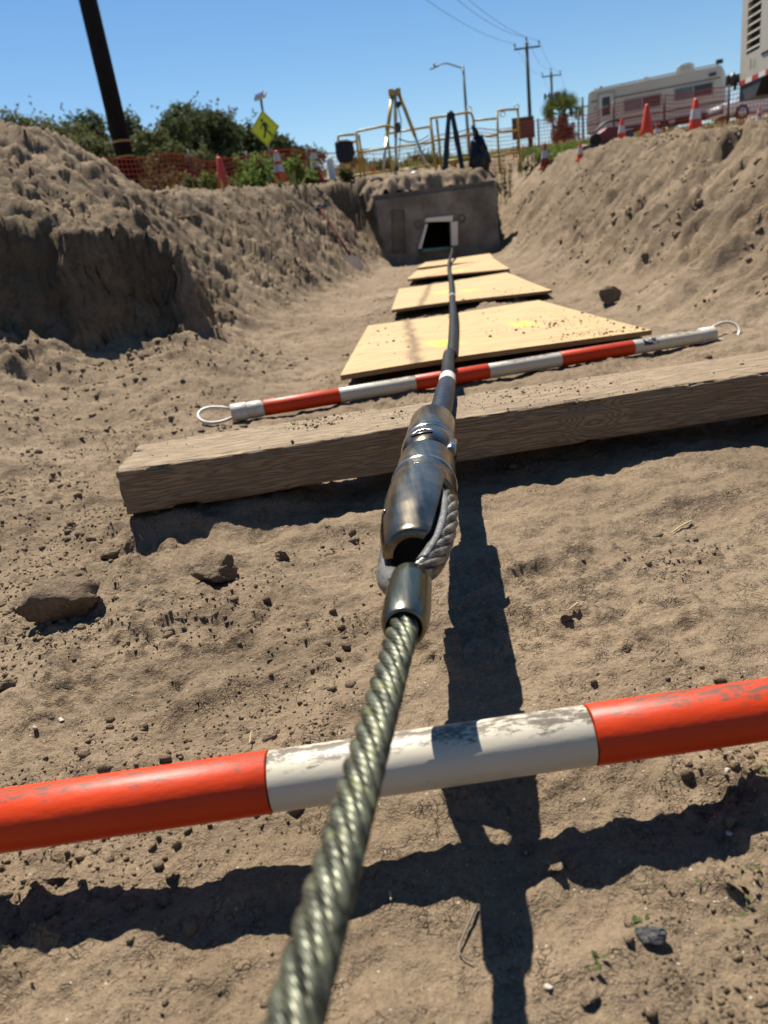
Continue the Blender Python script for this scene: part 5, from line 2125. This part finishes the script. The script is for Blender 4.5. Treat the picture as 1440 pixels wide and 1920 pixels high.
k_ = RLn / 261.0
rv_window(.0 + 74 * k_, 145 * k_, .70, 1.30, True)
rv_window(168 * k_, 238 * k_, .78, 1.38, True)
b = MB()
b.box((222 * k_ + .35, -.018, RB + RH - .34), (.38, .04, .2))
vf = b.build('vent_frame', M['rv_frame'], rv)
b = MB()
b.box((222 * k_ + .35, -.043, RB + RH - .34), (.31, .01, .14))
b.build('vent_grille', M['rv_dark'], vf)
b = MB()
b.box((40 * k_, -.02, RB + .88), (.76, .045, 1.74))
dr_ = b.build('door', M['rv'], rv, bevel=.02)
b = MB()
b.box((40 * k_, -.048, RB + 1.16), (.40, .012, .86))
b.build('door_window', M['rv_dark'], dr_)
b = MB()
b.box((40 * k_, -.056, RB + 1.16), (.40, .01, .04))
b.build('door_window_bar', M['rv_frame'], dr_)
b = MB()
for (cx, cz, sx, sz) in ((40 * k_ - .40, .9, .03, 1.8), (40 * k_ + .40, .9, .03, 1.8), (40 * k_, 1.79, .83, .03)):
    b.box((cx, -.03, RB + cz), (sx, .05, sz))
b.build('door_frame', M['rv_frame'], dr_)
b = MB()
b.box((18 * k_, -.03, RB + 1.16), (.10, .05, .16))
b.build('porch_light', M['rv_frame'], rv)
b = MB()
b.prism([(168 * k_, .3, RB + RH - .03), (202 * k_, .3, RB + RH), (202 * k_ - .03, .3, RB + RH + .34), (200 * k_ - .20, .3, RB + RH + .45), (170 * k_ + .22, .3, RB + RH + .42), (168 * k_ + .05, .3, RB + RH + .30)], (0, .7, 0))
acu = b.build('roof_air_unit', M['panel'], rv, bevel=.04)
b = MB()
for k in range(4):
    b.box((187 * k_, .29, RB + RH + .10 + k * .06), (.5, .02, .02))
b.build('intake_slot', M['rv_frame'], acu)
b = MB()
b.tube([(24 * k_, .8, RB + RH - .1), (24 * k_, .8, RB + RH + .22)], .07, 8)
b.build('vent_pipe', M['gen_dark'], rv)
b = MB()
b.prism([(112 * k_, .6, RB + RH - .02), (124 * k_, .6, RB + RH + .02), (115 * k_, .6, RB + RH + .22), (112 * k_ - .1, .6, RB + RH + .22)], (0, .4, 0))
b.build('roof_hatch', M['panel'], rv)
for x in (RLn * .52, RLn * .63):
    b = MB()
    b.lathe((x, .02, .34), (0, 1, 0), [(0, .20), (.005, .33), (.03, .345), (.19, .345), (.2, .33)], 20)
    wl_ = b.build('wheel', M['tyre'], rv)
    b = MB()
    b.lathe((x, -.004, .34), (0, 1, 0), [(0, .05), (.01, .17), (.03, .18)], 16)
    b.build('rim', M['rim'], wl_)
b = MB()
b.box((RLn / 2, RD / 2, RB - .07), (RLn - .5, RD - .4, .12))
b.build('chassis', M['gen_dark'], rv)
for x in (.5, RLn - .6):
    for y in (.2, RD - .2):
        b = MB()
        b.box((x, y, (RB - .1) / 2), (.09, .09, RB - .1))
        b.build('jack_stand', M['gen_dark'], rv)
b = MB()
b.box((RLn + .55, RD / 2, RB - .06), (1.3, .12, .10))
b.box((RLn + .9, RD / 2, RB - .2), (.07, .07, .5))
b.build('hitch', M['gen_dark'], rv)

# ------------------------------------------------------------------ cars
def car(label, loc, rz, m, L=4.4, W=1.72):
    t = thing('parked_car', label, 'car', loc, rz, 'cars parked beyond the netting')
    hl = L / 2
    secs = [  # x, half width low, sill z, belt z
        (-hl, .62, .45, .62), (-hl + .12, .80, .28, .72), (-hl + .7, .85, .24, .86), (-hl + 1.35, .86, .22, .92), (0, .87, .22, .93), (hl - 1.1, .86, .22, .94), (hl - .4, .84, .26, .93), (hl - .06, .76, .32, .88), (hl, .66, .45, .70)]
    Vt, Ft = [], []
    for x, hw, z0, z1 in secs:
        for y, z in ((-hw * .92, z0), (-hw, z0 + .14), (-hw, z1 - .12), (-hw * .88, z1), (hw * .88, z1), (hw, z1 - .12), (hw, z0 + .14), (hw * .92, z0)):
            Vt.append((x, y, z))
    for i in range(len(secs) - 1):
        Ft += [(i * 8 + j, i * 8 + (j + 1) % 8, i * 8 + 8 + (j + 1) % 8, i * 8 + 8 + j) for j in range(8)]
    Ft += [tuple(range(8))[::-1], tuple((len(secs) - 1) * 8 + j for j in range(8))]
    b = MB()
    b.add(Vt, Ft, True)
    body_ = b.build('body', m, t, bevel=.03)
    b = MB()
    cab = [(-hl + 1.30, .76, .91), (-hl + 1.95, .60, 1.36), (-hl + 2.4, .58, 1.43), (hl - 1.45, .58, 1.42), (hl - .62, .74, .93)]
    Vt = []
    for x, hw, z in cab:
        Vt += [(x, -hw, z), (x, hw, z)]
    n_ = len(cab)
    b.add(Vt, [(2 * i, 2 * i + 2, 2 * i + 3, 2 * i + 1) for i in range(n_ - 1)] + [tuple(2 * i for i in range(n_)), tuple(2 * i + 1 for i in range(n_))][:2] + [(0, 1, 2 * n_ - 1, 2 * n_ - 2)])
    b.build('cabin_glass', M['glass'], t)
    b = MB()
    rf_ = [(-hl + 1.93, .615, 1.37), (-hl + 2.4, .60, 1.452), (hl - 1.45, .60, 1.445), (hl - 1.2, .63, 1.32)]
    Vt = []
    for x, hw, z in rf_:
        Vt += [(x, -hw, z), (x, hw, z), (x, hw, z - .03), (x, -hw, z - .03)]
    b.add(Vt, [(4 * i + j, 4 * i + (j + 1) % 4, 4 * i + 4 + (j + 1) % 4, 4 * i + 4 + j) for i in range(3) for j in range(4)] + [(3, 2, 1, 0), (12, 13, 14, 15)])
    b.build('roof', m, t)
    for x in (-hl + 1.31, ):
        pass
    for sgn in (-1, 1):
        b = MB()
        b.tube([(-hl + 1.28, sgn * .77, .92), (-hl + 1.95, sgn * .61, 1.38)], .03, 6)
        b.tube([(hl - .60, sgn * .75, .93), (hl - 1.3, sgn * .61, 1.38)], .035, 6)
        b.tube([(.15, sgn * .79, .93), (.1, sgn * .60, 1.42)], .03, 6)
        b.build('pillar', m, t)
        b = MB()
        b.box((-hl + 1.5, sgn * .92, .98), (.12, .16, .11))
        b.build('mirror', m, t, bevel=.02)
        b = MB()
        b.box((-hl + .08, sgn * .58, .64), (.16, .30, .11))
        b.build('headlight', M['rv_frame'], t, bevel=.03)
        b = MB()
        b.box((hl - .05, sgn * .58, .72), (.10, .26, .12))
        b.build('tail_light', M['tape_red'], t, bevel=.02)
    b = MB()
    b.box((-hl + .02, 0, .42), (.10, 1.4, .16))
    b.build('bumper', M['black'], t, bevel=.03)
    b = MB()
    b.box((hl - .02, 0, .42), (.10, 1.4, .16))
    b.build('bumper', M['black'], t, bevel=.03)
    for x in (-hl + .85, hl - .85):
        for sgn in (-1, 1):
            b = MB()
            b.lathe((x, sgn * .68, .31), (0, sgn, 0), [(0, .2), (.005, .30), (.02, .312), (.17, .312), (.19, .29), (.192, .21)], 20)
            wh = b.build('wheel', M['tyre'], t)
            b = MB()
            b.lathe((x, sgn * .868, .31), (0, sgn, 0), [(0, .21), (.006, .19), (.01, .06), (.02, .04)], 14)
            b.build('rim', M['rim'], wh)
    return t


KY = 13.6
p = at(1140, 277, KY)
pg = thing('portable_compressor', 'maroon portable compressor with a black handle on a black skid between the small cones', 'compressor', (p.x, KY, tz(p.x, KY)), R(4))
pgz = p.z - pg.location.z
b = MB()
b.box((.05, 0, pgz + .03), (.86, .36, .09))
for x in (-.3, .4):
    for y in (-.12, .12):
        b.box((x, y, pgz / 2 - .02), (.05, .05, max(pgz, .02) + .06))
b.build('skid', M['black'], pg, bevel=.01)
b = MB()
b.prism([(-.20, -.15, pgz + .08), (.24, -.15, pgz + .08), (.25, -.15, pgz + .20), (.20, -.15, pgz + .29), (-.06, -.15, pgz + .30), (-.19, -.15, pgz + .22)], (0, .3, 0))
b.build('tank', M['maroon'], pg, bevel=.012)
b = MB()
b.tube(spline([Vector((-.30, -.12, pgz + .07)), Vector((-.27, -.12, pgz + .22)), Vector((-.12, -.12, pgz + .35)), Vector((.08, -.12, pgz + .385)), Vector((.20, -.12, pgz + .33)), Vector((.27, -.12, pgz + .08))], 5), .018, 8)
b.build('handle', M['black'], pg)
b = MB()
b.lathe((-.27, -.17, pgz + .14), (0, 1, 0), [(0, .06), (.01, .09), (.07, .09), (.08, .06)], 14)
b.build('wheel', M['tyre'], pg)
b = MB()
b.box((.33, -.05, pgz + .15), (.14, .18, .16))
b.build('motor', M['gen_dark'], pg, bevel=.02)

p = at(1430, 215, 37.4)
car('white car half hidden below the beige generator at right', (p.x, 37.4, tz(p.x, 37.4) - .02), R(3), M['car_white'], 4.6)

# ------------------------------------------------------------------ generator trailer
g0 = at(1385, 190, 10)
g1 = at(1440, 166, 9.2)
gd_ = Vector((g1.x - g0.x, g1.y - g0.y, 0)).normalized()
gout = Vector((gd_.y, -gd_.x, 0))            # points away from the trench or towards it
if gout.x < 0:
    gout = -gout
gz_ = tz(g0.x, 9.6)
gen = thing('generator_trailer', 'beige louvred generator on a dark trailer chassis at the right edge', 'generator', Vector((g0.x, 10, gz_)), 0, None, True)
zb, zt_ = at(1384, 163, 10).z, at(1390, 0, 10).z + .25
GLEN, GW = 2.9, 1.25
o0 = Vector((g0.x, 10, 0))


def gp(a_, d, z):
    return o0 + gd_ * a_ + gout * d + Vector((0, 0, z))


def gbox(a0, a1, d0, d1, z0, z1, b=None):
    b = b or MB()
    b.prism([gp(a0, d0, z0), gp(a1, d0, z0), gp(a1, d1, z0), gp(a0, d1, z0)], (0, 0, z1 - z0))
    return b


L0, L1 = .17, .53
lz0, lz1 = zb + .30, zt_ - .12
# enclosure as panels round the louvre opening
b = gbox(0, L0, 0, .05, zb, zt_)
gbox(L1, GLEN, 0, .05, zb, zt_, b)
gbox(L0, L1, 0, .05, zb, lz0, b)
gbox(L0, L1, 0, .05, lz1, zt_, b)
b.build('side_panel', M['gen'], gen)
b = gbox(.002, GLEN - .002, .052, GW, zb + .002, zt_ - .002)
inner = MB()
gbox(0, .04, .052, GW, zb, zt_).build('end_panel', M['gen'], gen)
gbox(GLEN - .04, GLEN, .052, GW, zb, zt_).build('end_panel', M['gen'], gen)
gbox(.042, GLEN - .042, GW - .05, GW, zb, zt_).build('side_panel', M['gen'], gen)
gbox(-.02, GLEN + .02, -.02, GW + .02, zt_ + .002, zt_ + .05).build('roof', M['gen'], gen)
gbox(.042, GLEN - .042, .20, .22, zb, zt_ - .01).build('radiator_core', M['bore'], gen)
nl_ = int((lz1 - lz0) / .082)
for k in range(nl_):
    z = lz0 + .03 + k * .082
    b = MB()
    b.prism([gp(L0, .045, z + .035), gp(L0, -.004, z), gp(L0, -.004, z + .012), gp(L0, .045, z + .047)], gd_ * (L1 - L0))
    b.build('louvre_slat', M['gen'], gen)
# door with dark gasket line and latch
dz0 = zb + .22
b = MB()
for a0, a1, z0, z1 in ((.585, .60, dz0, zt_ - .05), (1.60, 1.615, dz0, zt_ - .05), (.60, 1.60, dz0, dz0 + .015), (.60, 1.60, zt_ - .065, zt_ - .05)):
    gbox(a0, a1, -.004, .002, z0, z1, b)
b.build('door_gasket', M['gen_dark'], gen)
do = gbox(.602, 1.598, -.014, -.001, dz0 + .017, zt_ - .067).build('door', M['gen'], gen)
gbox(.64, .70, -.022, -.0145, dz0 + .06, dz0 + .17).build('latch', M['steel_grey'], do)
# red and white reflective strip and dark chassis skirt
for k in range(16):
    a0 = .01 + k * .18
    gbox(a0, min(a0 + .178, GLEN - .01), -.006, .001, zb + .002, zb + .052).build('reflector', M['tape_red'] if k % 2 == 0 else M['tape_white'], gen)
zs = at(1385, 192, 10).z
b = MB()
b.prism([gp(0, .006, zb - .003), gp(0, .006, zs), gp(.46, .006, zs + .0), gp(.62, .006, zb - .003)], gout * (GW - .02))
b.build('chassis_skirt', M['gen_dark'], gen)
gbox(.63, GLEN, .08, GW - .08, zb - .14, zb - .003).build('chassis', M['gen_dark'], gen)
for a0 in (1.25, 1.95):
    for d in (.02, GW - .2):
        b = MB()
        c_ = gp(a0, d, gz_ + .29)
        b.lathe(c_, gout, [(0, .18), (.01, .28), (.03, .29), (.16, .29), (.18, .27), (.182, .18)], 20)
        wh = b.build('wheel', M['tyre'], gen)
        b = MB()
        b.lathe(c_ - gout * .002, gout, [(0, .04), (.004, .15), (.02, .17)], 14)
        b.build('rim', M['rim'], wh)
gbox(.06, .14, .5, .58, gz_ - .02, zs + .02).build('jack_stand', M['gen_dark'], gen)
# small green mark and dark slot under the louvres
gbox(.36, .44, -.0022, -.0002, zb + .14, zb + .22).build('green_mark', mat('faded_green_print', (0.30, 0.36, 0.22), 0.5), gen)
gbox(.30, .31, -.003, -.0002, zb + .13, zb + .24).build('key_slot', M['gen_dark'], gen)
# exhaust and coupling at the far end
b = MB()
c_ = at(1384, 147, 10.05)
b.lathe(c_, -gd_ * .3 + Vector((-1, 0, 0)), [(-.05, .05), (.04, .05), (.045, .075), (.07, .08), (.085, .055), (.11, .055), (.115, .068), (.135, .068), (.14, .04)], 14)
b.build('exhaust_flange', M['gen_dark'], gen)
b = MB()
b.tube([c_ + Vector((-.02, 0, -.03)), c_ + Vector((-.04, 0, -.12))], .02, 8)
b.build('drain_pipe', M['gen_dark'], gen)


# ------------------------------------------------------------------ vegetation
def leaf_cloud(b, lobes, n, size, rg, flat=.7, hollow=.55):
    """n leaf clumps spread through ellipsoid lobes (centre, radii)"""
    wts = [r.x * r.y * r.z for _, r in lobes]
    for _ in range(n):
        c_, r = rg.choices(lobes, wts)[0]
        d = Vector((rg.gauss(0, 1), rg.gauss(0, 1), rg.gauss(0, 1))).normalized()
        k = rg.uniform(hollow, 1.06)
        p = c_ + Vector((d.x * r.x, d.y * r.y, d.z * r.z)) * k
        nrm = (d + Vector((rg.uniform(-1, 1), rg.uniform(-1, 1), rg.uniform(-.5, 1))) * .8).normalized()
        u = nrm.orthogonal().normalized()
        u = Matrix.Rotation(rg.uniform(0, 6.28), 3, nrm) @ u
        v = nrm.cross(u)
        s_ = size * rg.uniform(.5, 1.35)
        b.add([p - u * s_, p + v * s_ * flat * .5, p + u * s_, p - v * s_ * flat * .5], [(0, 1, 2, 3)])


def tree(label, px, top_py, wpx, Y, m, seed, n=1500, size=.11, shape=1.0, cat='tree', name='oak_tree', group='dark trees behind the left fence'):
    rg = random.Random(seed)
    p = at(px, top_py, Y)
    g = tz(p.x, Y)
    H_ = p.z - g
    W_ = wpx / FPX * Y / 2 * 1.15
    t = thing(name, label, cat, (p.x, Y, g), 0, group)
    lobes = []
    nl = 11
    for k in range(nl):
        a_ = rg.uniform(0, 6.28)
        rr = rg.uniform(.15, .72) * W_
        z = rg.uniform(.28, .86) * H_
        tap = 1 - .45 * max(0, (z / H_ - .55) / .45)
        r = Vector((rg.uniform(.30, .48) * W_, rg.uniform(.30, .48) * W_, rg.uniform(.14, .22) * H_ + .1))
        z = min(z, H_ - r.z * 1.0)
        lobes.append((Vector((math.cos(a_) * rr * tap, math.sin(a_) * rr * tap, z)), r))
    lobes.append((Vector((rg.uniform(-.1, .1) * W_, 0, H_ * .82)), Vector((W_ * .40, W_ * .40, H_ * .18))))
    for k in range(5):
        a_ = rg.uniform(0, 6.28)
        lobes.append((Vector((math.cos(a_) * W_ * .72, math.sin(a_) * W_ * .72, H_ * .20)), Vector((W_ * .4, W_ * .4, H_ * .2))))
    b = MB()
    leaf_cloud(b, lobes, int(n * 2.3), size * .95, rg, .85, .45)
    # loose sprays breaking the outline
    for _ in range(26):
        c_, r = rg.choice(lobes)
        d = Vector((rg.uniform(-1, 1), rg.uniform(-1, 1), rg.uniform(.1, 1))).normalized()
        q = c_ + Vector((d.x * r.x, d.y * r.y, d.z * r.z))
        for s_ in range(7):
            w_ = q + d * (s_ * size * .55) + Vector((rg.uniform(-1, 1), rg.uniform(-1, 1), rg.uniform(-1, 1))) * size * .4
            u = Vector((rg.uniform(-1, 1), rg.uniform(-1, 1), rg.uniform(-1, 1))).normalized() * size * .6
            v = u.orthogonal().normalized() * size * .3
            b.add([w_ - u, w_ + v, w_ + u, w_ - v], [(0, 1, 2, 3)])
    b.build('crown', M[m], t)
    b = MB()
    b.tube([(0, 0, -.1), (.05 * W_, 0, H_ * .25), (0, .04 * W_, H_ * .55), (0, 0, H_ * .8)], [.07 * W_ + .03, .05 * W_ + .02, .03 * W_ + .015, .02], 8)
    for k in range(6):
        c_, r = lobes[k]
        b.tube([(0, 0, H_ * (.15 + .06 * k)), c_ * .6 + Vector((0, 0, .1)), c_], [.03 * W_ + .02, .02 * W_ + .012, .01], 6)
    b.build('trunk', M['bark'], t)
    return t


BG = 'bushes and trees behind the left fence'
for a_ in (
    ('olive bush at the far left rising over the sand pile', 10, 203, 120, 19, 'leaf_olive', 1, 1700, .085),
    ('olive bush right of the far left bush, dipping towards the gap', 85, 222, 130, 20, 'leaf_olive', 2, 1700, .085),
    ('loose grey-green tree directly left of the black pole', 165, 205, 110, 27, 'leaf_dark', 3, 1600, .11),
    ('leafy tree crown showing right behind the black pole', 225, 210, 90, 27, 'leaf_dark', 4, 1400, .11),
    ('pale olive bush filling the gap right of the black pole', 283, 240, 80, 24, 'leaf_olive', 5, 1300, .10),
    ('tallest dark tree with a broad rounded crown left of the sign', 345, 193, 130, 30, 'leaf_dark', 6, 2300, .13),
    ('dark tree merging with the right side of the tallest one', 405, 206, 110, 31, 'leaf_dark', 7, 1900, .13),
    ('dark tree just behind the pedestrian sign', 455, 226, 110, 33, 'leaf_dark', 8, 1800, .13),
    ('low dark tree right of the pedestrian sign', 515, 252, 100, 34, 'leaf_dark', 9, 1500, .13),
    ('lowest dark bush at the right end of the row of trees', 565, 274, 80, 35, 'leaf_dark', 10, 1200, .12),
    ('olive bush filling the dip between the far left bush and the loose tree', 118, 232, 100, 23, 'leaf_olive', 21, 1300, .09),
    ('thin-topped olive bush at the very edge of the frame, behind the others', 48, 212, 100, 25, 'leaf_dark', 22, 1300, .10),
    ('round dark tree between the pale gap bush and the tallest tree', 312, 214, 90, 28, 'leaf_dark', 23, 1400, .11),
    ('olive undergrowth between the netting and the tallest tree', 320, 262, 130, 22, 'leaf_olive', 12, 1500, .09),
    ('olive undergrowth below the far left bush behind the pile', 150, 255, 140, 18, 'leaf_olive', 13, 1500, .08),
    ('olive bush behind the tripod and rails', 790, 290, 60, 24, 'leaf_olive', 14, 900, .07),
    ('low green bush left of the tripod foot', 710, 305, 50, 23, 'leaf_olive', 15, 700, .07),
    ('low olive bush behind the tall rail', 660, 296, 60, 26, 'leaf_olive', 16, 700, .08),
):
    tree(*a_, cat='bush' if 'bush' in a_[0] or 'undergrowth' in a_[0] else 'tree', name='bush' if 'bush' in a_[0] or 'undergrowth' in a_[0] else 'oak_tree', group=BG)


def weed(label, px, top_py, base_py, wpx, Y, seed, n=420, m='leaf_weed', group='tall green weeds behind the left cones'):
    rg = random.Random(seed)
    p, q = at(px, top_py, Y), at(px, base_py, Y)
    g = tz(p.x, Y)
    H_ = max(p.z - g, .25)
    W_ = wpx / FPX * Y / 2
    t = thing('weed_clump', label, 'weeds', (p.x, Y, g), 0, group)
    b, st_ = MB(), MB()
    for k in range(13):
        x, y = rg.gauss(0, .45) * W_, rg.gauss(0, .4) * W_
        h = H_ * rg.uniform(.6, 1.0)
        lx, ly = x + rg.uniform(-.18, .18) * h, y + rg.uniform(-.15, .15) * h
        st_.tube([(x, y, -.03), ((x + lx) / 2, (y + ly) / 2, h * .55), (lx, ly, h)], [.008, .006, .003], 4, cap=False)
        for i in range(n // 13):
            f = rg.uniform(.12, 1.0)
            c_ = Vector((x + (lx - x) * f, y + (ly - y) * f, h * f))
            a_ = rg.uniform(0, 6.28)
            ln = .115 * (1.15 - .6 * f) * rg.uniform(.6, 1.3)
            d = Vector((math.cos(a_), math.sin(a_), rg.uniform(.1, 1.0))).normalized()
            s_ = d.cross(Vector((0, 0, 1))).normalized() * ln * .22
            b.add([c_, c_ + d * ln * .5 + s_, c_ + d * ln, c_ + d * ln * .5 - s_], [(0, 1, 2, 3)])
    b.build('leaves', M[m], t)['kind'] = 'stuff'
    st_.build('stems', M[m], t)['kind'] = 'stuff'


for i, (px, tp_, bp, w_, Y, lab) in enumerate((
    (398, 318, 370, 40, 12.2, 'green weeds growing round the slim orange post'),
    (448, 290, 362, 50, 12.6, 'tall green weeds between the plain cone and the sign post'),
    (482, 276, 360, 60, 12.8, 'tallest green weeds under the pedestrian sign'),
    (512, 284, 358, 46, 13.2, 'green weeds left of the two-collar cone, below the sign'),
    (556, 288, 355, 46, 13.4, 'green weeds between the two collared cones'),
    (462, 318, 366, 60, 11.6, 'lower weeds in front, between the left two cones'),
    (575, 310, 352, 40, 14.4, 'low weeds left of the faded cone'),
    (352, 330, 372, 50, 12.4, 'dry sparse weeds at the end of the sand pile'),
    (648, 318, 350, 40, 14.2, 'weeds behind the white post'),
)):
    weed(lab, px, tp_, bp, w_, Y, 40 + i, m='leaf_olive' if i in (7, 8) else 'leaf_weed')
for i, (px, tp_, bp, w_, Y, lab) in enumerate((
    (940, 278, 300, 46, 17.6, 'low green weeds right of the bin bag'),
    (985, 276, 298, 46, 17.6, 'low green weeds under the brown board'),
    (800, 300, 325, 50, 17.4, 'low weeds behind the tripod foot'),
    (722, 308, 330, 40, 17.2, 'low weeds left of the tripod behind the rail'),
)):
    weed(lab, px, tp_, bp, w_, Y, 60 + i, m='leaf_olive', n=300, group='low weeds behind the rails')


# short grass and dry brush over the ground beyond the trench
def grass_field(name, n, xr, yr, hh, m, seed):
    rg = np.random.default_rng(seed)
    x, y = rg.uniform(*xr, n), rg.uniform(*yr, n)
    keep = (fbm(x, y, .5, 3, seed) + rg.uniform(-.3, .5, n)) > 0
    x, y = x[keep], y[keep]
    z = T(x, y)
    ok = z > grade(x, y) - .13
    x, y, z = x[ok], y[ok], z[ok]
    n = len(x)
    a_ = rg.uniform(0, 6.28, n)
    h = hh * rg.uniform(.4, 1.3, n)
    w_ = h * .16 + .006
    l1, l2 = rg.normal(0, .35, n) * h, rg.normal(0, .35, n) * h
    A = np.stack([x - np.cos(a_) * w_, y - np.sin(a_) * w_, z - .02], 1)
    B = np.stack([x + np.cos(a_) * w_, y + np.sin(a_) * w_, z - .02], 1)
    C_ = np.stack([x + l1, y + l2, z + h], 1)
    Vv = np.stack([A, B, C_], 1).reshape(-1, 3)
    o = link_obj(name, np_mesh(name, Vv, F3=np.arange(3 * n).reshape(-1, 3), smooth=False), M[m])
    tag(o, kind='stuff')


grass_field('grass', 9000, (-9, -.3), (11.6, 24), .20, 'leaf_olive', 5)
grass_field('dry_grass', 9000, (-2, 12), (16.6, 34), .16, 'leaf_dry', 6)
grass_field('grass', 7000, (1.5, 5), (15.8, 21), .13, 'leaf_weed', 7)
grass_field('dry_grass', 9000, (-22, 2), (17, 42), .28, 'leaf_dry', 8)

# palm
PY_ = 38.0
pt_ = at(1054, 214, PY_)
gp_ = tz(pt_.x, PY_)
pm = thing('palm_tree', 'short fan palm with a skirt of dead fronds behind the netting', 'palm tree', (pt_.x, PY_, gp_), 0)
hp = pt_.z - gp_
b = MB()
b.tube([(0, 0, -.1), (0, 0, hp * .5), (.02, 0, hp)], [.34, .28, .2], 12)
b.build('trunk', M['bark'], pm)
rg = random.Random(77)


def frond(b, org, az, el, ln, wd, droop, blades=11):
    d = Vector((math.cos(az) * math.cos(el), math.sin(az) * math.cos(el), math.sin(el)))
    tip = org + d * ln * .55
    sd = d.cross(Vector((0, 0, 1)))
    sd = sd.normalized() if sd.length > .01 else Vector((1, 0, 0))
    sd = Matrix.Rotation(rg.uniform(-1.2, 1.2), 3, d) @ sd
    upv = sd.cross(d)
    b.add([org + sd * .012, tip + sd * .012, tip - sd * .012, org - sd * .012], [(0, 1, 2, 3)])
    for k in range(blades):
        a_ = (k / (blades - 1) - .5) * 2.5
        dd = (d * math.cos(a_) + sd * math.sin(a_)).normalized()
        l2 = ln * .55 * (1 - .25 * abs(a_) / 1.25)
        e_ = tip + dd * l2 - Vector((0, 0, droop * l2 * l2))
        mid = tip + dd * l2 * .5 + upv * .02
        ww = dd.cross(upv).normalized() * wd
        b.add([tip, mid + ww, e_, mid - ww], [(0, 1, 2, 3)])


for k in range(60):
    b = MB()
    frond(b, Vector((0, 0, hp)), rg.uniform(0, 6.28), rg.triangular(-.5, 1.55, .8), rg.uniform(.72, 1.12), .022, .04, 12)
    b.build('frond', M['palm'], pm)
for k in range(40):
    b = MB()
    frond(b, Vector((0, 0, hp - rg.uniform(.05, .9))), rg.uniform(0, 6.28), rg.uniform(-1.25, -.45), rg.uniform(.7, 1.0), .03, .3, 8)
    b.build('dead_frond', M['palm_dead'], pm)
